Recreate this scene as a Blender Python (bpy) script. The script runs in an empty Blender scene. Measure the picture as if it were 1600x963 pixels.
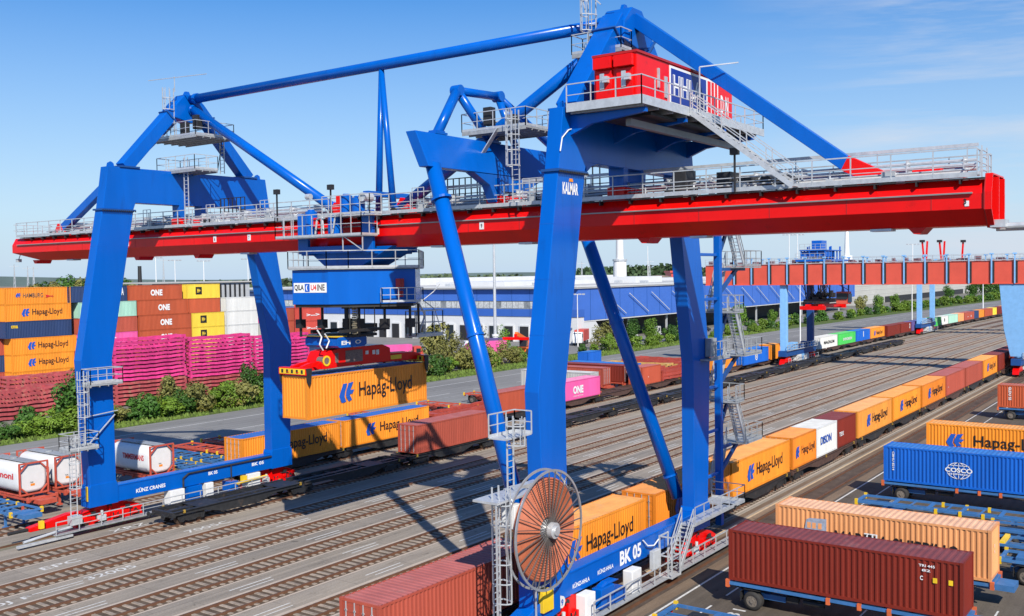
import bpy, math, random
from mathutils import Vector, Matrix
random.seed(7)
R = math.radians
scene = bpy.context.scene
COL = scene.collection

# ------------------------------------------------------------------ camera
cam_d = bpy.data.cameras.new("camera")
cam = bpy.data.objects.new("camera", cam_d)
COL.objects.link(cam)
scene.camera = cam
cam_d.sensor_width = 36.0
cam_d.lens = 34.909
cam_d.clip_start = 0.5
cam_d.clip_end = 20000
Rm = Matrix(((0.58146783, 0.03640722, -0.81275438),
             (-0.81343795, 0.00805941, -0.58159586),
             (-0.01462397, 0.99930454, 0.0343013)))
cam.matrix_world = Matrix.Translation((0, 0, 18.5)) @ Rm.to_4x4()

# ------------------------------------------------------------------ world
world = bpy.data.worlds.new("World")
scene.world = world
world.use_nodes = True
SUN_TRAVEL = Vector((0.80, 0.92, -1.0)).normalized()
SUN_EL = math.asin(-SUN_TRAVEL.z)
SUN_AZ = math.atan2(-SUN_TRAVEL.x, -SUN_TRAVEL.y)
wt = world.node_tree
for n in list(wt.nodes): wt.nodes.remove(n)
def wn(t, **k):
    n = wt.nodes.new(t)
    for a, b in k.items(): setattr(n, a, b)
    return n
sky = wn('ShaderNodeTexSky', sky_type='NISHITA', sun_disc=False, sun_elevation=SUN_EL, sun_rotation=SUN_AZ)
sky.air_density = 1.0; sky.dust_density = 0.12; sky.ozone_density = 2.2; sky.altitude = 0
hs = wn('ShaderNodeHueSaturation'); hs.inputs['Saturation'].default_value = 1.62; hs.inputs['Value'].default_value = 1.34; hs.inputs['Hue'].default_value = .512
tc = wn('ShaderNodeTexCoord')
mp = wn('ShaderNodeMapping'); mp.inputs['Rotation'].default_value = (R(9), R(-5), 0); mp.inputs['Scale'].default_value = (1.6, 1.6, 15.0)
nz = wn('ShaderNodeTexNoise'); nz.inputs['Scale'].default_value = 1.3; nz.inputs['Distortion'].default_value = .25; nz.inputs['Detail'].default_value = 9; nz.inputs['Roughness'].default_value = .62
cr = wn('ShaderNodeMapRange'); cr.inputs['From Min'].default_value = .45; cr.inputs['From Max'].default_value = .68
nz2 = wn('ShaderNodeTexNoise'); nz2.inputs['Scale'].default_value = 1.7; nz2.inputs['Detail'].default_value = 3
cr2 = wn('ShaderNodeMapRange'); cr2.inputs['From Min'].default_value = .44; cr2.inputs['From Max'].default_value = .62
mul = wn('ShaderNodeMath', operation='MULTIPLY'); mul2 = wn('ShaderNodeMath', operation='MULTIPLY'); mul2.inputs[1].default_value = .75
mixc = wn('ShaderNodeMixRGB'); mixc.inputs['Color2'].default_value = (7.2, 7.6, 8.4, 1)
bg = wn('ShaderNodeBackground'); bg.inputs['Strength'].default_value = 0.086
wo = wn('ShaderNodeOutputWorld')
L = wt.links.new
sep = wn('ShaderNodeSeparateXYZ'); L(tc.outputs['Generated'], sep.inputs[0])
hz = wn('ShaderNodeMapRange'); hz.inputs['From Min'].default_value = 0.0; hz.inputs['From Max'].default_value = .30; hz.inputs['To Min'].default_value = .93; hz.inputs['To Max'].default_value = .12; L(sep.outputs['Z'], hz.inputs['Value'])
hmix = wn('ShaderNodeMixRGB'); hmix.inputs['Color2'].default_value = (5.0, 6.7, 9.0, 1); L(hz.outputs['Result'], hmix.inputs['Fac'])
ym = wn('ShaderNodeMapRange'); ym.inputs['From Min'].default_value = .62; ym.inputs['From Max'].default_value = .25; L(sep.outputs['Y'], ym.inputs['Value'])
m3 = wn('ShaderNodeMath', operation='MULTIPLY')
L(sky.outputs['Color'], hs.inputs['Color']); L(hs.outputs['Color'], hmix.inputs['Color1']); L(hmix.outputs['Color'], mixc.inputs['Color1']); L(mul2.outputs[0], mixc.inputs['Fac'])
L(tc.outputs['Generated'], mp.inputs['Vector']); L(mp.outputs['Vector'], nz.inputs['Vector']); L(tc.outputs['Generated'], nz2.inputs['Vector'])
L(nz.outputs['Fac'], cr.inputs['Value']); L(nz2.outputs['Fac'], cr2.inputs['Value'])
L(cr.outputs['Result'], mul.inputs[0]); L(cr2.outputs['Result'], mul.inputs[1]); L(mul.outputs[0], m3.inputs[0]); L(ym.outputs['Result'], m3.inputs[1]); L(m3.outputs[0], mul2.inputs[0])

L(mixc.outputs['Color'], bg.inputs['Color']); L(bg.outputs['Background'], wo.inputs['Surface'])

sun_d = bpy.data.lights.new("sun", 'SUN')
sun_d.energy = 5.0; sun_d.angle = R(.53); sun_d.color = (1.0, .94, .83)
sun = bpy.data.objects.new("sun", sun_d); COL.objects.link(sun)
sun.rotation_euler = SUN_TRAVEL.to_track_quat('-Z', 'Y').to_euler()
vs = scene.view_settings
vs.view_transform = 'Standard'; vs.look = 'None'; vs.exposure = 0.20; vs.gamma = 1.0; vs.use_curve_mapping = False
scene.cycles.max_bounces = 5; scene.cycles.diffuse_bounces = 1; scene.cycles.glossy_bounces = 2
scene.cycles.transparent_max_bounces = 6; scene.cycles.transmission_bounces = 2
try: scene.cycles.use_denoising = True
except Exception: pass

# ------------------------------------------------------------------ materials
MATS = {}
def mat(name, col, rough=.5, metal=0., var=.14, scale=1.5, dirt=None, damt=.0, dscale=1.2, streak=False, bump=0., rnd=.08, spec=.5, leaf=False):
    if name in MATS: return MATS[name]
    m = bpy.data.materials.new(name); m.use_nodes = True; nt = m.node_tree; N = nt.nodes; K = nt.links.new
    b = N['Principled BSDF']; b.inputs['Roughness'].default_value = rough; b.inputs['Metallic'].default_value = metal
    b.inputs['Specular IOR Level'].default_value = spec
    t = N.new('ShaderNodeTexCoord'); mpn = N.new('ShaderNodeMapping'); K(t.outputs['Object'], mpn.inputs['Vector'])
    if streak: mpn.inputs['Scale'].default_value = (1, 1, .13)
    n1 = N.new('ShaderNodeTexNoise'); n1.inputs['Scale'].default_value = scale; n1.inputs['Detail'].default_value = 6; n1.inputs['Roughness'].default_value = .6
    K(mpn.outputs['Vector'], n1.inputs['Vector'])
    r1 = N.new('ShaderNodeMapRange'); r1.inputs['From Min'].default_value = .3; r1.inputs['From Max'].default_value = .7
    r1.inputs['To Min'].default_value = 1 - var; r1.inputs['To Max'].default_value = 1 + var
    K(n1.outputs['Fac'], r1.inputs['Value'])
    hsn = N.new('ShaderNodeHueSaturation'); hsn.inputs['Color'].default_value = (*col, 1)
    oi = N.new('ShaderNodeObjectInfo'); r2 = N.new('ShaderNodeMapRange'); r2.inputs['To Min'].default_value = 1 - rnd; r2.inputs['To Max'].default_value = 1 + rnd
    K(oi.outputs['Random'], r2.inputs['Value']); mm = N.new('ShaderNodeMath'); mm.operation = 'MULTIPLY'
    K(r1.outputs['Result'], mm.inputs[0]); K(r2.outputs['Result'], mm.inputs[1]); K(mm.outputs[0], hsn.inputs['Value'])
    out = hsn.outputs['Color']
    if dirt is not None:
        n2 = N.new('ShaderNodeTexNoise'); n2.inputs['Scale'].default_value = dscale; n2.inputs['Detail'].default_value = 10; n2.inputs['Roughness'].default_value = .7
        K(mpn.outputs['Vector'], n2.inputs['Vector'])
        va = N.new('ShaderNodeVectorMath'); va.operation = 'ADD'; K(mpn.outputs['Vector'], va.inputs[0]); K(oi.outputs['Random'], va.inputs[1]); K(va.outputs[0], n2.inputs['Vector'])
        r3 = N.new('ShaderNodeMapRange'); r3.inputs['From Min'].default_value = .66 - .25 * damt; r3.inputs['From Max'].default_value = .80 - .15 * damt
        r3.inputs['To Max'].default_value = min(1, .35 + damt)
        K(n2.outputs['Fac'], r3.inputs['Value'])
        mx = N.new('ShaderNodeMixRGB'); mx.inputs['Color2'].default_value = (*dirt, 1); K(r3.outputs['Result'], mx.inputs['Fac']); K(out, mx.inputs['Color1'])
        out = mx.outputs['Color']
    K(out, b.inputs['Base Color'])
    if bump:
        bn = N.new('ShaderNodeBump'); bn.inputs['Strength'].default_value = bump; bn.inputs['Distance'].default_value = .02
        nb = N.new('ShaderNodeTexNoise'); nb.inputs['Scale'].default_value = scale * 9; nb.inputs['Detail'].default_value = 5; K(t.outputs['Object'], nb.inputs['Vector'])
        K(nb.outputs['Fac'], bn.inputs['Height']); K(bn.outputs['Normal'], b.inputs['Normal'])
    if leaf:
        b.inputs['Subsurface Weight'].default_value = 0
    MATS[name] = m
    return m
RUST = (.16, .06, .03); DUST = (.42, .36, .30); SOOT = (.03, .028, .026)
BLUE = mat('crane_blue_paint', (.0003, .105, .49), .24, var=.10, scale=.6, dirt=(.004, .055, .27), damt=.30, dscale=1.1, rnd=0, spec=.32, streak=True, bump=.06)
RED = mat('crane_red_paint', (.76, .004, .003), .30, var=.07, scale=.6, dirt=(.34, .010, .008), damt=.30, rnd=0, spec=.3, bump=.06)
PALEBLUE = mat('pale_blue_paint', (.22, .47, .80), .45, var=.08)
NAVYP = mat('dark_blue_paint', (.01, .07, .26), .45, var=.1)
GALV = mat('galvanised_steel', (.56, .58, .60), .42, metal=.35, var=.15, scale=3)
GRATE = mat('grey_grating', (.34, .36, .38), .6, metal=.2, var=.2, scale=4)
DUCT = mat('white_duct', (.72, .74, .76), .4, var=.1, scale=2)
DARK = mat('dark_machinery', (.022, .022, .024), .55, var=.3, scale=4, dirt=(.10, .06, .04), damt=.25)
BLACKW = mat('black_wagon_paint', (.022, .023, .026), .55, var=.35, scale=2.5, dirt=(.13, .085, .06), damt=.4)
BROWNW = mat('brown_wagon_paint', (.085, .045, .035), .65, var=.3, scale=2.5, dirt=(.03, .02, .018), damt=.5)
YELL = mat('yellow_paint', (.80, .52, .02), .45, var=.12)
WHITE = mat('white_paint', (.76, .76, .76), .45, var=.05, dirt=(.35, .32, .28), damt=.1)
INK = mat('black_lettering', (.015, .015, .018), .5, var=.05, rnd=0)
INKW = mat('white_lettering', (.82, .82, .82), .5, var=.03, rnd=0)
INKB = mat('blue_lettering', (.012, .10, .50), .45, var=.05, rnd=0)
INKR = mat('red_lettering', (.65, .02, .03), .45, var=.05, rnd=0)
GLASS = mat('dark_glass', (.02, .03, .04), .08, var=.02)
RUBBER = mat('tyre_rubber', (.028, .026, .025), .8, var=.25, scale=5, dirt=(.12, .10, .08), damt=.3)
RIM = mat('wheel_rim', (.22, .19, .16), .5, metal=.3, var=.2)
WHEELS = mat('steel_wheel', (.10, .07, .055), .45, metal=.6, var=.3)
OCHRE = mat('dull_ochre_paint', (.35, .22, .03), .6, var=.3, scale=6, dirt=SOOT, damt=.5)
TRAILB = mat('trailer_blue_paint', (.045, .155, .37), .5, var=.15, scale=2, dirt=(.28, .27, .26), damt=.3)
TRAILR = mat('trailer_red_paint', (.50, .085, .05), .55, var=.18, scale=2, dirt=(.30, .2, .16), damt=.25)
ORPOST = mat('orange_post_paint', (.62, .13, .04), .6, var=.2, scale=3, dirt=RUST, damt=.4)
PINK = mat('pink_rack_paint', (.72, .045, .23), .55, var=.22, scale=1.2, dirt=(.30, .08, .09), damt=.45, rnd=.16)
BROWNR = mat('brown_rack_paint', (.44, .075, .085), .7, var=.3, scale=1.2, dirt=(.42, .26, .16), damt=.5)
REDR = mat('red_rack_paint', (.42, .065, .045), .6, var=.2, scale=1.2, dirt=RUST, damt=.3)
COIL = mat('orange_cable', (.44, .125, .06), .55, var=.12, scale=3, rnd=0)
def cpaint(name, col, rust=.25, rough=.5):
    return mat(name, col, rough, var=.13, scale=.9, dirt=(col[0] * .55 + .05, col[1] * .45 + .02, col[2] * .4 + .015), damt=rust, dscale=1.6, streak=True, rnd=.10, bump=.25)
def rpaint(name, col):
    return mat(name, col, .62, var=.14, scale=1.0, dirt=(col[0] * .65 + .12, col[1] * .7 + .08, col[2] * .7 + .07), damt=.5, dscale=.7, rnd=.06)
CC = {
 'orange': (cpaint('orange_container_paint', (.84, .275, .020), .32), rpaint('orange_container_roof', (.80, .36, .10))),
 'orange_skyroof': (cpaint('orange_container_paint', (.84, .275, .020), .32), mat('sky_reflection_roof', (.035, .12, .40), .5, var=.12, dirt=(.10, .17, .36), damt=.3)),  # blue roof colour paints the sky's reflection onto orange containers
  'orange2': (cpaint('faded_orange_container_paint', (.80, .30, .045), .45), rpaint('faded_orange_container_roof', (.74, .36, .14))),
  'orange3': (cpaint('deep_orange_container_paint', (.78, .225, .018), .30), rpaint('deep_orange_container_roof', (.74, .30, .08))),
 'peach': (cpaint('peach_container_paint', (.80, .35, .14), .15), rpaint('peach_container_roof', (.76, .43, .26))),
 'maroon': (cpaint('maroon_container_paint', (.185, .017, .007), .3), rpaint('maroon_container_roof', (.20, .045, .045))),
 'brown': (cpaint('brown_container_paint', (.40, .075, .045), .3), rpaint('brown_container_roof', (.38, .11, .10))),
 'redbrown': (cpaint('redbrown_container_paint', (.43, .075, .035), .3), rpaint('redbrown_container_roof', (.40, .12, .11))),
 'rust': (cpaint('rust_container_paint', (.46, .085, .03), .2), rpaint('rust_container_roof', (.42, .12, .08))),
 'blue': (cpaint('blue_container_paint', (.003, .115, .54), .15), rpaint('sky_reflection_roof2', (.03, .17, .50))),
 'white': (cpaint('white_container_paint', (.66, .66, .64), .12), rpaint('white_container_roof', (.62, .61, .57))),
 'grey': (cpaint('grey_container_paint', (.42, .42, .41), .2), rpaint('grey_container_roof', (.5, .5, .48))),
 'pink': (cpaint('pink_container_paint', (.78, .10, .34), .1), rpaint('pink_container_roof', (.75, .25, .42))),
 'green': (cpaint('green_container_paint', (.06, .50, .09), .1), rpaint('green_container_roof', (.12, .52, .14))),
 'navy': (cpaint('navy_container_paint', (.02, .045, .13), .2), rpaint('navy_container_roof', (.05, .08, .16))),
 'mint': (cpaint('mint_container_paint', (.36, .62, .50), .1), rpaint('mint_container_roof', (.4, .6, .5))),
 'yellow': (cpaint('yellow_container_paint', (.80, .56, .05), .15), rpaint('yellow_container_roof', (.75, .55, .12))),
 'purple': (cpaint('purple_container_paint', (.10, .07, .22), .15), rpaint('purple_container_roof', (.12, .12, .3))),
 'red': (cpaint('red_container_paint', (.58, .07, .05), .2), rpaint('red_container_roof', (.5, .12, .1))),
}

# ------------------------------------------------------------------ mesh helpers
class MB:
    def __init__(s): s.v = []; s.f = []; s.m = []; s.cur = 0
    def quadbox(s, p):      # p: 8 points, bottom ring 0-3, top ring 4-7
        i = len(s.v); s.v += [tuple(q) for q in p]
        for f in ((3, 2, 1, 0), (4, 5, 6, 7), (0, 1, 5, 4), (1, 2, 6, 5), (2, 3, 7, 6), (3, 0, 4, 7)):
            s.f.append(tuple(i + k for k in f)); s.m.append(s.cur)
        return s
    def box(s, x0, x1, y0, y1, z0, z1):
        return s.quadbox([(x0, y0, z0), (x1, y0, z0), (x1, y1, z0), (x0, y1, z0), (x0, y0, z1), (x1, y0, z1), (x1, y1, z1), (x0, y1, z1)])
    def beam(s, a, b, w, h=None, up=(0, 0, 1)):
        h = h or w; a = Vector(a); b = Vector(b); d = (b - a)
        if d.length < 1e-6: return s
        d.normalize(); u = Vector(up)
        if abs(d.dot(u)) > .98: u = Vector((1, 0, 0))
        r = d.cross(u).normalized(); u = r.cross(d).normalized()
        r *= w / 2; u *= h / 2
        return s.quadbox([a - r - u, a + r - u, b + r - u, b - r - u, a - r + u, a + r + u, b + r + u, b - r + u])
    def tube(s, a, b, r0, r1=None, n=8, caps=True):
        r1 = r0 if r1 is None else r1; a = Vector(a); b = Vector(b); d = (b - a).normalized()
        u = Vector((0, 0, 1)) if abs(d.z) < .9 else Vector((1, 0, 0))
        x = d.cross(u).normalized(); y = d.cross(x).normalized(); i = len(s.v)
        for k in range(n):
            t = 2 * math.pi * k / n; o = x * math.cos(t) + y * math.sin(t)
            s.v.append(tuple(a + o * r0)); s.v.append(tuple(b + o * r1))
        for k in range(n):
            j = (k + 1) % n
            s.f.append((i + 2 * k, i + 2 * k + 1, i + 2 * j + 1, i + 2 * j)); s.m.append(s.cur)
        if caps:
            s.f.append(tuple(i + 2 * k for k in range(n))); s.m.append(s.cur)
            s.f.append(tuple(i + 2 * k + 1 for k in reversed(range(n)))); s.m.append(s.cur)
        return s
    def path(s, pts, r, n=6):
        for a, b in zip(pts[:-1], pts[1:]): s.tube(a, b, r, n=n)
        return s
    def prism(s, poly, lo, hi, axis='y'):    # poly in the two other axes
        def P(u, v, w):
            return (u, w, v) if axis == 'y' else ((w, u, v) if axis == 'x' else (u, v, w))
        i = len(s.v); n = len(poly)
        for u, v in poly: s.v.append(P(u, v, lo))
        for u, v in poly: s.v.append(P(u, v, hi))
        s.f.append(tuple(i + k for k in range(n))); s.m.append(s.cur)
        s.f.append(tuple(i + n + k for k in reversed(range(n)))); s.m.append(s.cur)
        for k in range(n):
            j = (k + 1) % n
            s.f.append((i + j, i + k, i + n + k, i + n + j)); s.m.append(s.cur)
        return s
    def quad(s, *p):
        i = len(s.v); s.v += [tuple(q) for q in p]; s.f.append(tuple(range(i, i + len(p)))); s.m.append(s.cur); return s
    def mesh(s, name, mats, origin=(0, 0, 0), smooth=False):
        me = bpy.data.meshes.new(name); o = Vector(origin)
        me.from_pydata([tuple(Vector(v) - o) for v in s.v], [], s.f)
        if not isinstance(mats, (list, tuple)): mats = [mats]
        for m in mats: me.materials.append(m)
        if len(mats) > 1: me.polygons.foreach_set('material_index', s.m)
        if smooth:
            me.polygons.foreach_set('use_smooth', [len(p.vertices) == 4 for p in me.polygons])
        import bmesh
        bm = bmesh.new(); bm.from_mesh(me); bmesh.ops.recalc_face_normals(bm, faces=bm.faces); bm.to_mesh(me); bm.free()
        me.update(); return me
WPOS = {}
def link(name, me, parent=None, loc=(0, 0, 0), rot=(0, 0, 0)):
    o = bpy.data.objects.new(name, me); COL.objects.link(o)
    if parent is not None: o.parent = parent
    o.location = loc; o.rotation_euler = rot
    return o
def build(mb, name, m, parent=None, smooth=False, bevel=0.):
    """mesh in world coordinates, stored relative to the (unrotated) parent"""
    org = WPOS.get(parent.as_pointer(), Vector()) if parent is not None else Vector()
    o = link(name, mb.mesh(name, m, org, smooth), parent)
    WPOS[o.as_pointer()] = Vector(org)
    if bevel:
        b = o.modifiers.new('bevel', 'BEVEL'); b.width = bevel; b.segments = 2; b.limit_method = 'ANGLE'; b.angle_limit = R(40)
    return o
def local(mb, name, m, parent, smooth=False, bevel=0.):
    o = link(name, mb.mesh(name, m, (0, 0, 0), smooth), parent)
    if bevel:
        b = o.modifiers.new('bevel', 'BEVEL'); b.width = bevel; b.segments = 1; b.limit_method = 'ANGLE'; b.angle_limit = R(40)
    return o
def tag(o, label=None, cat=None, group=None, kind=None):
    if label: o['label'] = label
    if cat: o['category'] = cat
    if group: o['group'] = group
    if kind: o['kind'] = kind
    return o
def empty(name, loc, label=None, cat=None, group=None, rz=0.):
    o = bpy.data.objects.new(name, None); COL.objects.link(o); o.location = loc; o.rotation_euler = (0, 0, rz)
    o.empty_display_size = .3
    WPOS[o.as_pointer()] = Vector(loc)
    return tag(o, label, cat, group)
def copy_tree(o, parent=None):
    c = o.copy(); COL.objects.link(c); c.parent = parent
    for ch in o.children: copy_tree(ch, c)
    return c
_txt = {}
def text_mesh(s, m, bold=.006, sp=1.0):
    k = (s, m.name, bold, sp)
    if k in _txt: return _txt[k]
    cu = bpy.data.curves.new('t', 'FONT'); cu.body = s; cu.size = 1; cu.offset = bold; cu.space_character = sp; cu.resolution_u = 3
    o = bpy.data.objects.new('t', cu); COL.objects.link(o); bpy.context.view_layer.update()
    me = bpy.data.meshes.new_from_object(o.evaluated_get(bpy.context.evaluated_depsgraph_get()))
    bpy.data.objects.remove(o); bpy.data.curves.remove(cu)
    xs = [v.co.x for v in me.vertices]; ys = [v.co.y for v in me.vertices]
    x0, x1, y0, y1 = min(xs), max(xs), min(ys), max(ys)
    for v in me.vertices: v.co.x = (v.co.x - x0) / (x1 - x0); v.co.y = (v.co.y - y0) / (y1 - y0)
    me.materials.clear(); me.materials.append(m); me.name = 'lettering'
    _txt[k] = me; return me
def text(s, m, parent, loc, w, h, rot=(R(90), 0, 0), bold=.006, sp=1.0, name='lettering'):
    o = link(name, text_mesh(s, m, bold, sp), parent, loc, rot); o.scale = (w, h, 1); return o
_pm = {}
def poly_mesh(key, polys, m):
    if key in _pm: return _pm[key]
    me = bpy.data.meshes.new(key); v = []; f = []
    for p in polys:
        f.append(tuple(range(len(v), len(v) + len(p)))); v += [(a, b, 0) for a, b in p]
    me.from_pydata(v, [], f); me.materials.append(m); _pm[key] = me; return me
HLP = [[(.28, .95), (.56, .95), (.41, .57), (.37, .29), (.46, .04), (.17, 0), (0, .35)],
       [(.64, .95), (.98, 1), (.76, .60), (1.02, .60), (.88, .39), (.69, .40), (.86, .09), (.61, .04), (.44, .36), (.48, .57)]]
def hl_logo(parent, loc, w, h, rot=(R(90), 0, 0)):
    o = link('logo', poly_mesh('hl_logo', HLP, INKB), parent, loc, rot); o.scale = (w, h, 1); return o
def bend(x): return -6e-5 * max(0., x - 150) ** 2
def bslope(x): return -12e-5 * max(0., x - 150)
def railing(mb, pts, h=1.1, step=1.6, w=.05, mid=True, toe=True, closed=False):
    pts = [Vector(p) for p in pts]
    if closed: pts.append(pts[0])
    Z = Vector((0, 0, 1))
    for a, b in zip(pts[:-1], pts[1:]):
        Ln = (b - a).length; n = max(1, round(Ln / step))
        for k in range(n + 1):
            p = a.lerp(b, k / n); mb.beam(p, p + Z * h, w)
        mb.beam(a + Z * h, b + Z * h, w * 1.1)
        if mid: mb.beam(a + Z * h * .52, b + Z * h * .52, w * .8)
        if toe: mb.beam(a + Z * .08, b + Z * .08, w * .4, .14)
def ladder(mb, base, h, side=(0, 1, 0), out=(-1, 0, 0), cage=True, w=.5, r=.38):
    b = Vector(base); s = Vector(side) * w / 2; o = Vector(out); Z = Vector((0, 0, 1))
    for k in (-1, 1): mb.beam(b + s * k, b + s * k + Z * (h + .9), .06)
    for i in range(int(h / .3)): mb.beam(b - s + Z * (.3 * i + .2), b + s + Z * (.3 * i + .2), .035)
    if cage:
        sd = Vector(side)
        z = 2.2
        while z < h + 1:
            pts = [b + Z * z + sd * math.cos(t) * r + o * (.1 + math.sin(t) * r * 1.9) for t in [math.pi * k / 6 for k in range(7)]]
            pts = [b - s * -1 + Z * z] + pts + [b - s + Z * z]
            for a_, c_ in zip(pts[:-1], pts[1:]): mb.beam(a_, c_, .05, .05)
            z += .9
        for k in (1, 2, 3, 4, 5):
            t = math.pi * k / 6; p = b + sd * math.cos(t) * r + o * (.1 + math.sin(t) * r * 1.9)
            mb.beam(p + Z * 2.2, p + Z * (h + .9), .035)
def stair(mb, a, b, width=(0, .8, 0), rail=True):
    a = Vector(a); b = Vector(b); w = Vector(width); n = max(2, int(abs(b.z - a.z) / .22))
    mb.beam(a, b, .06, .25); mb.beam(a + w, b + w, .06, .25)
    d = Vector((b.x - a.x, b.y - a.y, 0)).normalized() * .12
    for k in range(n + 1):
        p = a.lerp(b, k / n); mb.quadbox([p - d, p + d, p + w + d, p + w - d] + [q + Vector((0, 0, .03)) for q in (p - d, p + d, p + w + d, p + w - d)])
    if rail:
        Z = Vector((0, 0, 1))
        for o in (Vector(), w):
            mb.beam(a + o + Z, b + o + Z, .05); mb.beam(a + o + Z * .5, b + o + Z * .5, .04)
            m_ = max(2, int((b - a).length / 1.4))
            for k in range(m_ + 1):
                p = a.lerp(b, k / m_) + o; mb.beam(p, p + Z, .045)

# ------------------------------------------------------------------ ground
def ground_mat(name, c1, c2, c3, scale=.15, rough=.85, joints=0., stretch=(1, 1, 1), amt=.5, bump=.25):
    m = bpy.data.materials.new(name); m.use_nodes = True; nt = m.node_tree; N = nt.nodes; K = nt.links.new
    b = N['Principled BSDF']; b.inputs['Roughness'].default_value = rough; b.inputs['Specular IOR Level'].default_value = .25
    t = N.new('ShaderNodeTexCoord'); mpn = N.new('ShaderNodeMapping'); mpn.inputs['Scale'].default_value = stretch; K(t.outputs['Object'], mpn.inputs['Vector'])
    n1 = N.new('ShaderNodeTexNoise'); n1.inputs['Scale'].default_value = scale; n1.inputs['Detail'].default_value = 9; n1.inputs['Roughness'].default_value = .62; K(mpn.outputs['Vector'], n1.inputs['Vector'])
    rr = N.new('ShaderNodeValToRGB'); rr.color_ramp.elements[0].position = .32; rr.color_ramp.elements[0].color = (*c1, 1); rr.color_ramp.elements[1].position = .68; rr.color_ramp.elements[1].color = (*c2, 1)
    K(n1.outputs['Fac'], rr.inputs['Fac'])
    n2 = N.new('ShaderNodeTexNoise'); n2.inputs['Scale'].default_value = scale * 6; n2.inputs['Detail'].default_value = 8; n2.inputs['Roughness'].default_value = .7; K(mpn.outputs['Vector'], n2.inputs['Vector'])
    r3 = N.new('ShaderNodeMapRange'); r3.inputs['From Min'].default_value = .55; r3.inputs['From Max'].default_value = .75; r3.inputs['To Max'].default_value = amt; K(n2.outputs['Fac'], r3.inputs['Value'])
    mx = N.new('ShaderNodeMixRGB'); mx.inputs['Color2'].default_value = (*c3, 1); K(r3.outputs['Result'], mx.inputs['Fac']); K(rr.outputs['Color'], mx.inputs['Color1'])
    n4 = N.new('ShaderNodeTexNoise'); n4.inputs['Scale'].default_value = 9; n4.inputs['Detail'].default_value = 6; K(t.outputs['Object'], n4.inputs['Vector'])
    r4 = N.new('ShaderNodeMapRange'); r4.inputs['From Min'].default_value = .3; r4.inputs['From Max'].default_value = .7; r4.inputs['To Min'].default_value = .86; r4.inputs['To Max'].default_value = 1.12; K(n4.outputs['Fac'], r4.inputs['Value'])
    mv = N.new('ShaderNodeHueSaturation'); K(mx.outputs['Color'], mv.inputs['Color']); K(r4.outputs['Result'], mv.inputs['Value'])
    mp5 = N.new('ShaderNodeMapping'); mp5.inputs['Scale'].default_value = (.035, 1.5, 1); K(t.outputs['Object'], mp5.inputs['Vector'])
    n5 = N.new('ShaderNodeTexNoise'); n5.inputs['Scale'].default_value = 1; n5.inputs['Detail'].default_value = 7; n5.inputs['Roughness'].default_value = .65; K(mp5.outputs['Vector'], n5.inputs['Vector'])
    r5 = N.new('ShaderNodeMapRange'); r5.inputs['From Min'].default_value = .35; r5.inputs['From Max'].default_value = .65; r5.inputs['To Min'].default_value = .78; r5.inputs['To Max'].default_value = 1.1; K(n5.outputs['Fac'], r5.inputs['Value'])
    n6 = N.new('ShaderNodeTexNoise'); n6.inputs['Scale'].default_value = .9; n6.inputs['Detail'].default_value = 4; K(t.outputs['Object'], n6.inputs['Vector'])
    r6 = N.new('ShaderNodeMapRange'); r6.inputs['From Min'].default_value = .66; r6.inputs['From Max'].default_value = .72; r6.inputs['To Min'].default_value = 1; r6.inputs['To Max'].default_value = .58; K(n6.outputs['Fac'], r6.inputs['Value'])
    m56 = N.new('ShaderNodeMath'); m56.operation = 'MULTIPLY'; K(r5.outputs['Result'], m56.inputs[0]); K(r6.outputs['Result'], m56.inputs[1])
    mv2 = N.new('ShaderNodeHueSaturation'); K(mv.outputs['Color'], mv2.inputs['Color']); K(m56.outputs[0], mv2.inputs['Value'])
    out = mv2.outputs['Color']
    if joints:
        br = N.new('ShaderNodeTexBrick'); br.inputs['Scale'].default_value = 1; br.inputs['Mortar Size'].default_value = .025; br.inputs['Brick Width'].default_value = joints; br.inputs['Row Height'].default_value = 3.0
        br.inputs['Color1'].default_value = (1, 1, 1, 1); br.inputs['Color2'].default_value = (.88, .88, .88, 1); br.inputs['Mortar'].default_value = (.55, .55, .55, 1)
        K(t.outputs['Object'], br.inputs['Vector']); m2 = N.new('ShaderNodeMixRGB'); m2.blend_type = 'MULTIPLY'; m2.inputs['Fac'].default_value = .8; K(out, m2.inputs['Color1']); K(br.outputs['Color'], m2.inputs['Color2']); out = m2.outputs['Color']
    K(out, b.inputs['Base Color'])
    bn = N.new('ShaderNodeBump'); bn.inputs['Strength'].default_value = bump; bn.inputs['Distance'].default_value = .03; K(n4.outputs['Fac'], bn.inputs['Height']); K(bn.outputs['Normal'], b.inputs['Normal'])
    return m
G_EARTH = ground_mat('earth_ground', (.17, .165, .14), (.24, .23, .20), (.09, .13, .05), .03)
G_CONC = ground_mat('yard_concrete', (.255, .225, .195), (.37, .318, .258), (.15, .125, .095), .22, joints=5.0, stretch=(.35, 1, 1), amt=.75)
G_ROAD = ground_mat('road_asphalt', (.20, .195, .188), (.27, .265, .255), (.14, .137, .13), .08, stretch=(.4, 1, 1), amt=.35)
G_LANE = ground_mat('lane_asphalt', (.095, .078, .062), (.14, .118, .095), (.055, .045, .038), .15, amt=.6)
G_STRIP = ground_mat('worn_strip', (.165, .115, .078), (.25, .185, .13), (.10, .07, .05), .4, stretch=(.25, 1, 1), amt=.7)
G_BALL = ground_mat('dark_ballast', (.085, .06, .042), (.15, .11, .08), (.035, .028, .022), 1.2, amt=.7, bump=.8)
G_SLEEP = mat('concrete_sleeper', (.30, .245, .195), .85, var=.3, scale=1.3, dirt=(.13, .09, .065), damt=.6, dscale=2, rnd=0)
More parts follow.
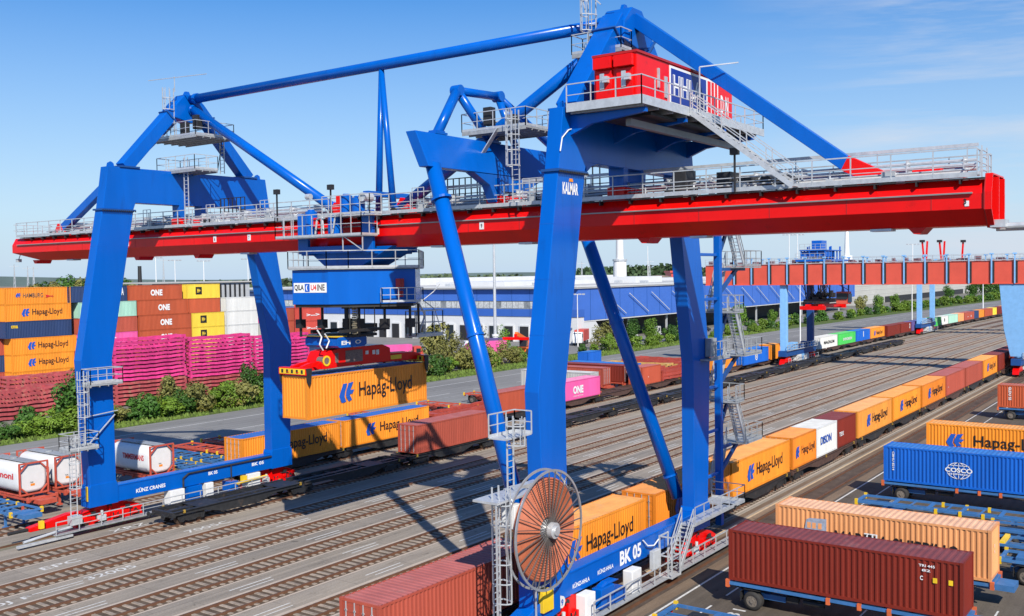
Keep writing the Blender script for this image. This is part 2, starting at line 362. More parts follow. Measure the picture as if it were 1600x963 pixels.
G_EDGE = mat('pale_edge_concrete', (.46, .385, .315), .85, var=.12, scale=.7, dirt=(.3, .25, .2), damt=.3, rnd=0)
G_RAIL = mat('rusty_rail', (.135, .062, .032), .55, metal=.2, var=.2, scale=1, dirt=(.05, .03, .02), damt=.4, rnd=0)
G_GRASS = ground_mat('grass_verge', (.07, .11, .02), (.13, .17, .045), (.17, .16, .08), .5, amt=.5, bump=1)
G_PAINT = mat('road_paint', (.62, .61, .58), .7, var=.12, scale=3, dirt=(.3, .29, .27), damt=.55, dscale=4, rnd=0)
G_YPAINT = mat('ochre_line_paint', (.55, .42, .26), .7, var=.12, scale=3, dirt=(.3, .24, .17), damt=.45, rnd=0)

mb = MB(); mb.quad((-600, -700, -.06), (9000, -9000, -.06), (9000, 9000, -.06), (-600, 9000, -.06), (-3000, 3000, -.06))
tag(build(mb, 'ground', G_EARTH), kind='structure')
def strip(name, y0, y1, z, m, x0=-20, x1=900, kind='structure', step=25, parent=None):
    mb = MB(); x = x0; pts = []
    while x < x1: pts.append(x); x += step
    pts.append(x1)
    for a, b in zip(pts[:-1], pts[1:]):
        mb.quad((a, y0 + bend(a), z), (b, y0 + bend(b), z), (b, y1 + bend(b), z), (a, y1 + bend(a), z))
    o = build(mb, name, m, parent)
    if parent is None: tag(o, kind=kind)
    return o
strip('yard_pavement', 28.6, 69.8, 0, G_CONC)
strip('service_pavement', 69.8, 76.5, 0, G_CONC)
strip('far_road', 76.5, 111.5, 0, G_ROAD)
strip('grass_verge_ground', 111.5, 121, .0, G_GRASS)
strip('near_lane', -60, 25.2, 0, G_LANE)
strip('worn_strip_ground', 25.2, 28.6, -.004, G_STRIP)
# near the warehouse: yard asphalt
mb = MB(); mb.quad((120, 121, -.02), (520, 121, -.02), (520, 136, -.02), (221, 136, -.02), (221, 240, -.02), (120, 240, -.02)); tag(build(mb, 'warehouse_yard', G_ROAD), kind='structure')
mb = MB()
for x in range(0, 560, 25):
    mb.quad((x, 105.9 + bend(x), .004), (x + 25, 105.9 + bend(x + 25), .004), (x + 25, 106.1 + bend(x + 25), .004), (x, 106.1 + bend(x), .004))
x = 30
while x < 400:
    mb.quad((x, 98 + bend(x), .004), (x + 6, 98 + bend(x), .004), (x + 6, 98.16 + bend(x), .004), (x, 98.16 + bend(x), .004)); x += 12
for y in (24.9, 22.85):
    mb.quad((20, y - .07, .004), (260, y - .07 + 0, .004), (260, y + .07, .004), (20, y + .07, .004)) if y > 24 else [mb.quad((x, y - .06, .004), (x + 5.5, y - .06, .004), (x + 5.5, y + .06, .004), (x, y + .06, .004)) for x in [45 + 7.5 * k for k in range(24)]]
for (a, b) in (((137, 100), (147, 104.2)), ((147, 104.2), (152, 100))):
    pass
# double dashes and short ticks between the open tracks
for ty in (56.9, 52.2, 47.6, 42.9):
    x = 28 + (ty * 3.7) % 8
    while x < 140:
        mb.quad((x, ty, .004), (x + 3.2, ty, .004), (x + 3.2, ty + .1, .004), (x, ty + .1, .004))
        mb.quad((x + .4, ty - .45, .004), (x + 3.0, ty - .45, .004), (x + 3.0, ty - .36, .004), (x + .4, ty - .36, .004)); x += 9.3
for y in (4, 7, 10.6, 13.5, 16.5):
    mb.quad((52, y - 1.0, .004), (58, y - 1.0, .004), (58, y - .9, .004), (52, y - .9, .004))
tag(build(mb, 'painted_markings', G_PAINT), kind='structure')
for s_, x_, y_, w_ in (('EPC', 33.6, 61.1, 2.6), ('32005', 34.0, 56.7, 3.4), ('E0J F', 27.4, 56.3, 3.0), ('7005C', 44.5, 61.0, 3.8), ('XRZ', 41.5, 65.9, 3.0), ('31', 49.4, 20.9, 1.3), ('21 1', 80.6, 20.9, 1.4)):
    o = text(s_, G_PAINT, None, (x_, y_, .006), w_, .75, (0, 0, 0), name='painted_markings'); tag(o, kind='structure')
strip('ochre_line', 28.62, 28.8, .006, G_YPAINT, 20, 400)
strip('concrete_kerb', 29.0, 29.5, .02, G_STRIP, 20, 400)
strip('concrete_edge_line', 42.6 - .9, 42.6 - .75, .006, G_EDGE, 20, 500)

# ------------------------------------------------------------------ tracks
ORD = {64.2: 'open track under the row of empty black wagons', 59.05: 'second track from the black wagon row', 54.5: 'third track from the black wagon row',
       49.95: 'fourth track from the black wagon row', 45.3: 'fifth track from the black wagon row', 40.6: 'track nearest the orange container train that lies clear of it',
       35.9: 'track hidden close behind the orange container train', 31.2: 'track carrying the orange container train beside the truck lane', 72.9: 'track of the long container train beside the far road'}
def track(yc, x0=18, x1=620):
    root = empty('railway_track', (x0, yc, 0), 'rusty ' + ORD[yc] + ', pale sleepers', 'railway track', 'rail tracks running through the yard')
    for sgn in (-1, 1):
        mb = MB(); x = x0
        while x < x1:
            b = min(x + (40 if x < 150 else 12), x1); y = yc + sgn * .755
            mb.quadbox([(x, y - .10 + bend(x), 0), (b, y - .10 + bend(b), 0), (b, y + .10 + bend(b), 0), (x, y + .10 + bend(x), 0),
                        (x, y - .045 + bend(x), .15), (b, y - .045 + bend(b), .15), (b, y + .045 + bend(b), .15), (x, y + .045 + bend(x), .15)])
            x = b
        build(mb, 'rail', G_RAIL, root)
    strip('ballast_bed', yc - 1.2, yc + 1.2, .004, G_BALL, x0, x1, parent=root)
    strip('edge_slab', yc + 1.18, yc + 1.42, .009, G_EDGE, x0, x1, parent=root)
    strip('edge_slab', yc - 1.38, yc - 1.18, .009, G_EDGE, x0, x1, parent=root)
    mb = MB(); x = x0
    while x < min(x1, 330):
        j = random.uniform(-.03, .03)
        if True:
            mb.quadbox([(x + j, yc - 1.08 + bend(x), .0), (x + j + .27, yc - 1.08 + bend(x), .0), (x + j + .27, yc + 1.08 + bend(x), .0), (x + j, yc + 1.08 + bend(x), .0),
                        (x + j + .03, yc - 1.06 + bend(x), .045), (x + j + .24, yc - 1.06 + bend(x), .045), (x + j + .24, yc + 1.06 + bend(x), .045), (x + j + .03, yc + 1.06 + bend(x), .045)])
        x += .62
    o = build(mb, 'sleepers', G_SLEEP, root); o['kind'] = 'stuff'
for y in ORD: track(y)
for yc, lab in ((68.7, 'crane rail beside the far leg bogies of the blue gantry crane'), (27.75, 'crane rail sunk in the worn brown strip beside the truck lane'), (26.35, 'thin rail parallel to the crane rail on the truck lane side')):
    mb = MB()
    for x in range(15, 600, 15):
        mb.quadbox([(x, yc - .07 + bend(x), -.01), (x + 15, yc - .07 + bend(x + 15), -.01), (x + 15, yc + .07 + bend(x + 15), -.01), (x, yc + .07 + bend(x), -.01),
                    (x, yc - .05 + bend(x), .12), (x + 15, yc - .05 + bend(x + 15), .12), (x + 15, yc + .05 + bend(x + 15), .12), (x, yc + .05 + bend(x), .12)])
    o = build(mb, 'crane_rail', G_RAIL); tag(o, lab, 'rail', 'crane rails')
strip('rail_trench', 26.0, 28.1, .002, ground_mat('trench_dirt', (.07, .05, .04), (.12, .09, .07), (.04, .03, .025), .8, amt=.6), 20, 500)
strip('rail_trench', 68.0, 69.4, .003, ground_mat('mossy_trench', (.20, .18, .13), (.27, .25, .18), (.13, .14, .05), .5, amt=.8), 15, 500)

# ------------------------------------------------------------------ containers
_cm = {}
W = 2.44
def corr_pts(L, pitch=.28, d=.055, inset=.02):
    n = int((L - .3) / pitch); p = (L - .3) / n; out = [(.15, inset)]
    for k in range(n):
        x = .15 + k * p
        out += [(x + p * .28, inset), (x + p * .5, inset + d), (x + p * .78, inset + d), (x + p, inset)]
    return out
def cmeshes(L, H):
    k = (round(L, 2), H)
    if k in _cm: return _cm[k]
    dummy = bpy.data.materials.get('cd') or bpy.data.materials.new('cd')
    fr = MB()
    for x in (0, L - .16):
        for y in (0, W - .16): fr.box(x, x + .16, y, y + .16, .0, H)
    for y in (.005, W - .105):
        fr.box(.16, L - .16, y, y + .10, .0, .16); fr.box(.16, L - .16, y + .01, y + .09, H - .12, H - .005)
    for x in (.02, L - .12):
        fr.box(x, x + .10, .16, W - .16, 0, .15); fr.box(x, x + .10, .16, W - .16, H - .13, H - .005)
    for x in (-.005, L - .175):
        for y in (-.005, W - .175):
            for z in (-.005, H - .115): fr.box(x, x + .18, y, y + .18, z, z + .125)
    side = MB(); side2 = MB(); z0, z1 = .16, H - .12
    for flip in (0, 1):
        pts = corr_pts(L); sm = side2 if flip else side
        for (xa, ya), (xb, yb) in zip(pts[:-1], pts[1:]):
            if flip: ya_, yb_ = W - ya, W - yb
            else: ya_, yb_ = ya, yb
            sm.quad((xa, ya_, z0), (xb, yb_, z0), (xb, yb_, z1), (xa, ya_, z1))
    def endw(x, sgn):
        e = MB(); pts = corr_pts(W, .24, .04, .03)
        for (ya, xa), (yb, xb) in zip(pts[:-1], pts[1:]):
            e.quad((x + sgn * xa, ya, .15), (x + sgn * xb, yb, .15), (x + sgn * xb, yb, H - .13), (x + sgn * xa, ya, H - .13))
        return e
    roof = MB(); n = int(L / .34); p = (L - .1) / n
    for k in range(n):
        x = .05 + k * p
        z = H - .035
        roof.quad((x, .06, z), (x + p * .3, .06, z), (x + p * .3, W - .06, z), (x, W - .06, z))
        roof.quad((x + p * .3, .06, z), (x + p * .5, .06, z + .03), (x + p * .5, W - .06, z + .03), (x + p * .3, W - .06, z))
        roof.quad((x + p * .5, .06, z + .03), (x + p * .8, .06, z + .03), (x + p * .8, W - .06, z + .03), (x + p * .5, W - .06, z + .03))
        roof.quad((x + p * .8, .06, z + .03), (x + p, .06, z), (x + p, W - .06, z), (x + p * .8, W - .06, z + .03))
    def door(x, sgn):
        d = MB()
        for (y0, y1) in ((.17, W / 2 - .01), (W / 2 + .01, W - .17)):
            d.box(min(x + sgn * .04, x + sgn * .09), max(x + sgn * .04, x + sgn * .09), y0, y1, .17, H - .14)
            for zz in (.45, 1.0, 1.6, 2.15):
                a, b = sorted((x + sgn * .02, x + sgn * .04)); d.box(a, b, y0 + .06, y1 - .06, zz, zz + .30)
        return d
    def bars(x, sgn):
        d = MB(); a, b = sorted((x - sgn * .03, x + sgn * .012))
        for y in (.42, .95, W - .95, W - .42):
            d.box(a, b, y - .02, y + .02, .12, H - .1)
            for zz in (.3, 1.2, 2.2): d.box(a, b + 0, y - .06, y + .06, zz, zz + .07)
        return d
    r = dict(frame=fr.mesh('frame', dummy), side=side.mesh('side_wall', dummy), side2=side2.mesh('side_wall', dummy), roof=roof.mesh('roof', dummy),
             e0=endw(0, 1).mesh('end_wall', dummy), e1=endw(L, -1).mesh('end_wall', dummy), d0=door(0, 1).mesh('door', dummy), d1=door(L, -1).mesh('door', dummy),
             b0=bars(0, 1).mesh('locking_bars', GALV), b1=bars(L, -1).mesh('locking_bars', GALV))
    lo = MB(); lo.v = []; lo.m = []
    for src, mi in ((fr, 0), (side, 0), (side2, 0), (endw(0, 1), 0), (endw(L, -1), 0), (roof, 1)):
        i = len(lo.v); lo.v += src.v; lo.f += [tuple(i + q for q in f) for f in src.f]; lo.m += [mi] * len(src.f)
    r['lo'] = lo.mesh('container', [dummy, dummy])
    _cm[k] = r; return r
def slot(o, *ms):
    for i, m in enumerate(ms):
        o.material_slots[i].link = 'OBJECT'; o.material_slots[i].material = m
def container(loc, Ln, axis, col, label, group=None, H=2.72, hi=True, doors=0, rz=0., marks=None, cat='shipping container'):
    """axis 'x': runs along +X with its visible side facing -Y; axis 'y': runs along -Y with its visible side facing -X"""
    M = cmeshes(Ln, H); cs, cr_ = CC[col]; rz = rz + (R(-90) if axis == 'y' else 0)
    if hi:
        root = empty('shipping_container', loc, label, cat, group, rz)
        for nm, key, m in (('frame', 'frame', cs), ('side_wall', 'side', cs), ('side_wall', 'side2', cs), ('roof', 'roof', cr_), ('door' if doors == 0 else 'end_wall', 'd0' if doors == 0 else 'e0', cs), ('door' if doors == 1 else 'end_wall', 'd1' if doors == 1 else 'e1', cs)):
            o = link(nm, M[key], root); slot(o, m)
            if nm == 'door': link('locking_bars', M['b0' if doors == 0 else 'b1'], o)
    else:
        root = link('shipping_container', M['lo'], None, loc, (0, 0, rz)); slot(root, cs, cr_); tag(root, label, cat, group)
    if marks: marks(root, Ln, H)
    return root
F = -.006
def hl(root, L_, H_, ink=INK, s=1.):
    hl_logo(root, (L_ * .24, F, H_ * .27), 1.45 * s, H_ * .48); t = text('Hapag-Lloyd', ink, root, (L_ * .40, F, H_ * .26), L_ * .46, H_ * .46, bold=.010)
def hl20(root, L_, H_):
    hl_logo(root, (L_ * .12, F, H_ * .30), .95, H_ * .38); text('Hapag-Lloyd', INK, root, (L_ * .36, F, H_ * .30), L_ * .56, H_ * .34, bold=.006)
def one(root, L_, H_):
    text('ONE', INKW, root, (L_ * .40, F, H_ * .28), L_ * .22, H_ * .42, bold=.05, sp=1.05)
def onecargo(root, L_, H_):
    one(root, L_, H_); text('OCEAN NETWORK', INKW, root, (L_ * .40, F, H_ * .14), L_ * .22, .14, bold=.02)
def idcode(c='code', x=.09, z=.80):
    def f(root, L_, H_):
        text('TR 445', INKW, root, (L_ * x, F, H_ * z), .9, .14, bold=.02)
        text('82', INKW, root, (L_ * x + .2, F, H_ * z - .22), .35, .13, bold=.02)
    return f
def ring_polys(cx, cy, rx, ry, t, n=40, a0=0, a1=360):
    out = []
    for k in range(n):
        a = R(a0 + (a1 - a0) * k / n); b = R(a0 + (a1 - a0) * (k + 1) / n)
        P = lambda r_, q: (cx + (rx + r_) * math.cos(q), cy + (ry + r_) * math.sin(q))
        out.append([P(-t, a), P(t, a), P(t, b), P(-t, b)])
    return out
def cosco(root, L_, H_):
    c = L_ * .46; z = H_ * .48
    p = ring_polys(0, 0, .86, .62, .022, a0=18, a1=162) + ring_polys(0, 0, .86, .62, .022, a0=198, a1=342) + ring_polys(0, 0, .45, .62, .018, a0=28, a1=152) + ring_polys(0, 0, .45, .62, .018, a0=208, a1=332)
    p += [[(-.75, .38), (.75, .38), (.75, .42), (-.75, .42)], [(-.02, .2), (.02, .2), (.02, .62), (-.02, .62)], [(-.02, -.62), (.02, -.62), (.02, -.3), (-.02, -.3)]]
    link('logo', poly_mesh('globe_emblem', p, INKW), root, (c, F, z), (R(90), 0, 0))
    text('COSCO', INKW, root, (c - .98, F, z - .14), 1.96, .36, bold=.03)
    text('SHIPPING', INKW, root, (c - .72, F, z - .34), 1.44, .13, bold=.02)
    t = text('CBHU 8214', INKW, root, (L_ * .055, F, H_ * .86), 1.5, .16, (R(90), R(90), 0), bold=.02)
def hamburg(root, L_, H_):
    hl_logo(root, (L_ * .16, F, H_ * .42), .9, H_ * .26); text('HAMBURG', mat('grey_lettering', (.12, .10, .09), .5, rnd=0), root, (L_ * .27, F, H_ * .40), L_ * .30, H_ * .26)
    link('logo', poly_mesh('arrow_emblem', [[(0, 0), (.3, .30), (0, .62), (1.2, .34)], [(1.1, .34), (1.5, .55), (1.25, .28), (1.7, .22), (1.2, .16)]], INKR), root, (L_ * .60, F, H_ * .34), (R(90), 0, 0))
def msc(root, L_, H_):
    link('logo', poly_mesh('square_emblem', [[(0, 0), (1.5, 0), (1.5, 1.5), (0, 1.5)]], INK), root, (L_ * .26, F, H_ * .28), (R(90), 0, 0))
    text('M+', CC['yellow'][0], root, (L_ * .26 + .35, F - .01, H_ * .40), .8, .8, bold=.04)
def whitecode(t, col=INKB, x=.2, w=.5, h=.3):
    def f(root, L_, H_): text(t, col, root, (L_ * x, F, H_ * .38), L_ * w, H_ * h, bold=.03)
    return f
def multi(*fs):
    def f(r, l, h):
        for q in fs: q(r, l, h)
    return f

# near train (visible side faces the truck lane)
NG = 'containers on the train beside the truck lane'
Y0 = 29.95; Z0 = 1.28
container((31.5, Y0, Z0), 12.19, 'x', 'brown', 'faded red-brown container with stained roof nearest the camera, behind the cable reel', NG, doors=0)
container((44.1, Y0, Z0), 12.19, 'x', 'orange', 'orange container directly behind the blue sill beam and the cable reel', NG, marks=hl)
container((57.5, Y0, Z0), 12.19, 'x', 'orange3', 'orange container half in shadow behind the right rear leg of the blue crane', NG, marks=hl)
container((70.1, Y0, Z0), 12.19, 'x', 'orange', 'orange container just right of the crane stair tower', NG, marks=hl)
container((83.1, Y0, Z0), 6.06, 'x', 'orange3', 'short orange container coupled beside the white one', NG, marks=hl20)
container((89.25, Y0, Z0), 5.9, 'x', 'white', 'short white container with blue and red marks on the near train', NG, marks=multi(whitecode('DISON', INKB, .2, .52, .28)))
container((95.25, Y0, Z0), 5.9, 'x', 'maroon', 'short dull maroon container between the white one and a long orange one', NG, marks=whitecode('TEX', INKW, .10, .24, .15))
container((102.0, Y0, Z0), 12.5, 'x', 'orange2', 'first long orange container beyond the short maroon one', NG, marks=hl)
container((115.2, Y0, Z0), 12.4, 'x', 'orange', 'second long orange container beyond the short maroon one', NG, marks=hl)
container((128.6, Y0, Z0), 12.4, 'x', 'orange3', 'third long orange container beyond the short maroon one, last before two brown ones', NG, marks=hl)
container((141.6, Y0, Z0), 11.8, 'x', 'brown', 'plain red-brown container, first after the row of orange ones', NG, marks=whitecode('c', INKW, .08, .03, .05))
container((154.2, Y0 + bend(160), Z0), 12.19, 'x', 'brown', 'plain red-brown container, second after the row of orange ones', NG)
container((167.2, Y0 + bend(172), Z0), 11.2, 'x', 'orange', 'lone orange container between red-brown and dark ones near the far crane leg', NG, marks=hl)
xx = 179.2
for k, (c_, lb) in enumerate((('maroon', 'shaded dark maroon container just before the far crane leg'), ('maroon', 'dark maroon container beside the far crane leg'), ('orange', 'orange container partly behind the far crane leg'),
                 ('brown', 'brown container beyond the far crane leg'), ('maroon', 'maroon container well beyond the far crane leg'), ('orange', 'farthest orange container of the near train'))):
    container((xx, Y0 + bend(xx + 6), Z0), 12.19, 'x', c_, lb, NG, hi=(k < 2), rz=bslope(xx + 6), marks=hl if c_ == 'orange' else None); xx += 12.8
# far train beside the road
FG = 'containers on the train beside the far road'
YF = 71.75; ZF = 1.25
container((58.1, YF, ZF), 12.19, 'x', 'orange_skyroof', 'orange container with sky reflection painted on roof behind the far rear leg of the crane', FG, marks=hl)
container((70.9, YF, ZF), 13.2, 'x', 'orange_skyroof', 'orange container with sky reflection painted on roof beneath the hanging one', FG, marks=hl)
container((97.0, YF, ZF), 12.19, 'x', 'redbrown', 'red-brown container behind the slanting round strut of the crane', FG)
container((109.5, YF, ZF), 12.0, 'x', 'pink', 'pink container with white lettering on the far train', FG, H=2.6, marks=onecargo)
container((134.2, YF, ZF), 6.06, 'x', 'redbrown', 'short rusty red container left of the folded racks by the crane rear leg', FG, marks=whitecode('i', INKW, .3, .03, .06))
container((160.5, YF, ZF - .3), 9.5, 'x', 'orange', 'orange container low behind the crane stair tower', FG, hi=False, H=2.6)
container((172.6, YF - .4, ZF - .2), 12.19, 'x', 'blue', 'blue container with round white emblem right of the crane stair tower', FG, marks=lambda r, l, h: (link('logo', poly_mesh('round_emblem', ring_polys(0, 0, .55, .75, .10) + ring_polys(0, 0, .22, .30, .09, n=20), INKW), r, (l * .5, F, h * .5), (R(90), 0, 0))))
container((186.2, YF - .4, ZF - .2), 5.4, 'x', 'orange', 'short orange container beside the pale blue far crane leg', FG, hi=False, H=2.9)
FT = [(202.6, 11.6, 'white', 'white container with dark lettering behind the dark blue far crane leg', whitecode('MILLION', INK, .2, .6, .28)),
      (215.0, 0, '', '', None)]
seq = [('white', 12.0, 'white container with dark lettering right of the dark blue far crane leg', whitecode('MAGNUM', INK, .22, .6, .26)),
       ('green', 13.0, 'bright green container with white lettering on the far train', whitecode('EVERGREEN', INKW, .28, .5, .22)),
       ('blue', 11.3, 'blue container right of the bright green one', whitecode('I', INKW, .5, .04, .5)),
       ('orange', 12.2, 'orange container with dark lettering right of the far blue one', hl),
       ('maroon', 12.2, 'maroon container following the orange one on the far train', None),
       ('maroon', 10.5, 'maroon container with a white mark left of the purple one', whitecode('O', INKW, .8, .1, .5)),
       ('purple', 12.2, 'dull purple container left of the second far crane leg', None),
       ('grey', 12.2, 'grey container behind the legs of the second far crane', None),
       ('green', 8.0, 'short green container just right of the second far crane legs', None),
       ('white', 8.6, 'white container with a dark letter in the distant train', whitecode('e', INK, .4, .12, .4)),
       ('mint', 12.2, 'mint container in the distant part of the far train', None),
       ('peach', 8, 'peach container beside the mint one in the distance', None),
       ('brown', 14, 'distant long brown container with small white marks', whitecode('-  1', INKW, .3, .4, .2)),
       ('navy', 7, 'distant short navy container', None), ('orange', 8, 'distant orange container next to the navy one', None),
       ('rust', 13, 'distant rust coloured container', None), ('yellow', 7, 'small yellow container in the distance of the far train', None), ('maroon', 13, 'distant maroon container before the far crane leg', None),
       ('orange', 9, 'farthest orange container by the big pale far crane leg', None), ('brown', 13, 'farthest brown container by the big pale far crane leg', None)]
xx = 214.0
for c_, l_, lb, mk in seq:
    container((xx, YF - .5 + bend(xx + l_ / 2) - (.6 if xx > 260 else 0), ZF - .25), l_ - .35, 'x', c_, lb, FG, hi=False, rz=bslope(xx + l_ / 2), marks=mk); xx += l_ + .15
# lone brown container on the black wagon track
container((71.9, 62.95, 1.3), 11.6, 'x', 'brown', 'red-brown container alone on a black wagon under the hanging load', 'containers on black wagons', H=2.75)
container((120.5, 62.95, 1.3), 6.06, 'x', 'brown', 'red-brown container low behind the thin slanting strut', 'containers on black wagons', H=2.6) if False else None
# hanging container
container((45.6, 49.5, 8.95), 12.19, 'x', 'orange_skyroof', 'orange container with sky reflection painted on roof hanging from the red spreader', None, H=2.9, doors=1, marks=hl)

# ------------------------------------------------------------------ flat wagons
_wg = {}
def wagon(x0, yc, Ln, color, label, group, rz=0., low=False):
    k = (round(Ln, 1), color.name, low)
    loc = (x0, yc + bend(x0 + Ln / 2), 0)
    if k in _wg:
        r = copy_tree(_wg[k]); r.location = loc; r.rotation_euler = (0, 0, bslope(x0 + Ln / 2)); tag(r, label, 'flat wagon', group); return r
    root = empty('flat_wagon', loc, label, 'flat wagon', group, bslope(x0 + Ln / 2))
    mb = MB()
    for s in (-1, 1):
        y0, y1 = sorted((s * 1.22, s * 1.10)); zt = 1.16
        n = max(1, round(Ln / 12.7)); seg = Ln / n
        for i in range(n):
            a = i * seg + .2; b = (i + 1) * seg - .2; q = (b - a)
            mb.prism([(a, zt), (a, zt - .26), (a + q * .22, zt - .28), (a + q * .36, zt - .72), (b - q * .36, zt - .72), (b - q * .22, zt - .28), (b, zt - .26), (b, zt)], y0, y1)
            mb.box(a, b, *sorted((s * 1.34, s * 1.08)), zt - .002, zt + .05)
    mb.box(.1, Ln - .1, -.22, .22, .75, 1.12)
    x = .4
    while x < Ln - .3: mb.box(x, x + .12, -1.1, 1.1, .95, 1.10); x += 1.55
    for x in (.05, Ln - .35): mb.box(x, x + .3, -1.25, 1.25, .8, 1.19)
    for a in (2.6, Ln / 2 - 2.5, Ln - 5.0):
        mb.box(a, a + 2.2, -1.07, 1.07, 1.121, 1.15)
    for x, s in ((-.5, 1), (Ln, -1)):
        for y in (-.87, .87): mb.tube((x, y, .95), (x + .5, y, .95), .07, n=6); mb.tube((x + (0 if s > 0 else .5), y, .95), (x + (.06 if s > 0 else .44), y, .95), .22, n=10)
    local(mb, 'frame', color, root)
    for x in ((1.0, Ln / 2 - .5, Ln - 1.2) if not low else ()):
        for s in (-1, 1): mb = MB(); mb.box(x, x + .16, *sorted((s * 1.23, s * 1.36)), 1.02, 1.26); local(mb, 'container_spigot', OCHRE, root)
    bx = [1.9, Ln - 1.9] if Ln < 21 else [1.9, Ln / 2, Ln - 1.9]
    for b in bx:
        mb = MB()
        for s in (-1, 1):
            mb.prism([(b - 1.25, .72), (b - 1.1, .40), (b - .5, .40), (b - .3, .30), (b + .3, .30), (b + .5, .40), (b + 1.1, .40), (b + 1.25, .72), (b + .4, .80), (b - .4, .80)], *sorted((s * .95, s * 1.06)))
            for w_ in (-.9, .9): mb.box(b + w_ - .16, b + w_ + .16, *sorted((s * 1.06, s * 1.16)), .34, .66)
        mb.box(b - .3, b + .3, -.95, .95, .5, .8)
        bo = local(mb, 'bogie', DARK, root)
        if not low:
            for w_ in (-.9, .9):
                for s in (-1, 1):
                    mw = MB(); mw.tube((b + w_, s * .69, .60), (b + w_, s * .82, .60), .46, n=18); mw.tube((b + w_, s * .82, .60), (b + w_, s * .87, .60), .14, n=10)
                    local(mw, 'wheel', WHEELS, bo)
                mw = MB(); mw.tube((b + w_, -.69, .6), (b + w_, .69, .6), .08, n=6); local(mw, 'axle', WHEELS, bo)
        else:
            mw = MB()
            for w_ in (-.9, .9):
                for s in (-1, 1): mw.tube((b + w_, s * .69, .6), (b + w_, s * .82, .6), .46, n=12)
            local(mw, 'wheels', WHEELS, bo)
    _wg[k] = root; return root
WN = 'container wagons of the train beside the truck lane'
for x0, ln, c_, lb in ((31.0, 25.6, BLACKW, 'black wagon under the stained brown and first orange containers'), (57.3, 25.2, BLACKW, 'black wagon under the half shaded and stair tower orange containers'),
                  (82.9, 18.4, BROWNW, 'rusty brown wagon under the short orange, white and maroon containers'), (101.9, 26.0, BLACKW, 'black wagon under the first two long orange containers'),
                  (128.4, 25.4, BROWNW, 'brown wagon under the last long orange and first brown containers'), (154.1, 24.8, BLACKW, 'black wagon under the lone orange container near the far crane'),
                  (179.1, 25.2, BROWNW, 'brown wagon under the dark maroon containers'), (204.7, 25.2, BROWNW, 'brown wagon beyond the far crane leg')):
    wagon(x0, 31.17, ln, c_, lb, WN)
WF = 'container wagons of the train beside the far road'
for x0, ln, c_, lb in ((58.0, 26.2, BLACKW, 'black wagon under the two sky-tint roofed orange containers'), (84.6, 24.4, BLACKW, 'black wagon under the folded red racks'), (109.3, 24.4, BROWNW, 'brown wagon under the pink container'),
                  (134.0, 25.8, BROWNW, 'brown wagon under the short rusty red container'), (160.2, 31.5, BROWNW, 'brown wagon under the blue container with round emblem')):
    wagon(x0, 72.97, ln, c_, lb, WF)
ORDW = 'first second third fourth fifth sixth seventh eighth ninth tenth'.split()
xx = 192.5
for k in range(10):
    wagon(xx, 72.5 - (.6 if xx > 250 else 0), 25.2, BROWNW, ORDW[k] + ' brown wagon of the far train right of the dark far crane leg', WF + ' in the distance', low=True); xx += 25.7
WB = 'black flat wagons on the track before the far crane rail'
for x0, ln, lb in ((44.4, 26.0, 'nearest empty black flat wagon, beside the far sill of the blue crane'), (70.8, 26.0, 'black flat wagon carrying the lone red-brown container'),
                   (97.2, 26.0, 'empty black flat wagon seen between the crane near leg and slanting strut'), (123.6, 26.0, 'empty black flat wagon behind the thin slanting strut'),
                   (150.0, 24.9, 'empty black flat wagon behind the crane stair tower'), (175.3, 24.9, 'empty black flat wagon in front of the far crane leg bogies'), (200.6, 24.9, 'empty black flat wagon right of the far crane dark leg'),
                   (225.9, 24.0, 'last empty black flat wagon at the end of its row')):
    wagon(x0, 64.2, ln, BLACKW, lb, WB)

# ------------------------------------------------------------------ flat racks
_rk = {}
def rack(loc, m, label, group, Ln=12.1, h=.58, rz=0., wav=.13):
    k = (Ln, h, wav)
    if k not in _rk:
        mb = MB()
        for y0, y1 in ((0, .16), (W - .16, W)):
            xs = [0, Ln * .12, Ln * .2, Ln * .32, Ln * .44, Ln * .5, Ln * .56, Ln * .68, Ln * .8, Ln * .88, Ln]
            zs = [0, 0, -wav * .6, -wav * .2, -wav * .9, -wav * .5, -wav * .9, -wav * .2, -wav * .6, 0, 0]
            top = [(x, h * .92 + z) for x, z in zip(xs, zs)]; bot = [(x, h * .30 + z) for x, z in zip(xs, zs)]
            for i in range(len(xs) - 1):
                mb.prism([bot[i], bot[i + 1], top[i + 1], top[i]], y0, y1)
        x = .3
        while x < Ln - .2: mb.box(x, x + .1, .16, W - .16, h * .42 - wav, h * .66 - wav); x += .9
        for x in (0, Ln - 1.0):
            mb.box(x + .02, x + .98, .17, W - .17, h * .45, h * .92)
        for x in (0, Ln - .3):
            for y in (0, W - .3): mb.box(x - .01, x + .31, y - .01, y + .31, 0, h - .01)
        dm = bpy.data.materials.get('cd'); _rk[k] = mb.mesh('flat_rack', dm)
    o = link('flat_rack', _rk[k], None, loc, (0, 0, rz)); slot(o, m); tag(o, label, 'flat rack', group); return o
ORDN = 'zeroth second third fourth fifth sixth seventh eighth ninth tenth eleventh twelfth thirteenth fourteenth fifteenth sixteenth seventeenth'.split()
def rack_stack(x, y, n_low, n_up, where, Ln=12.1):
    for k in range(n_low + n_up):
        up = k >= n_low
        m_ = n_low + n_up - 1 - k
        lb = ('pink' if up else 'brown') + ' folded rack, ' + ('topmost' if m_ == 0 else ORDN[m_] + ' from the top') + ', in ' + where
        rack((x + random.uniform(-.16, .16), y + random.uniform(-.10, .10), k * .585), PINK if up else BROWNR, lb, ('pink' if up else 'brown') + ' folded racks in ' + where, Ln)
rack_stack(83.2, 130.5, 6, 11, 'the pink stack right of the front leg')
rack_stack(96.3, 130.8, 5, 11, 'the pink stack left of the rear leg')
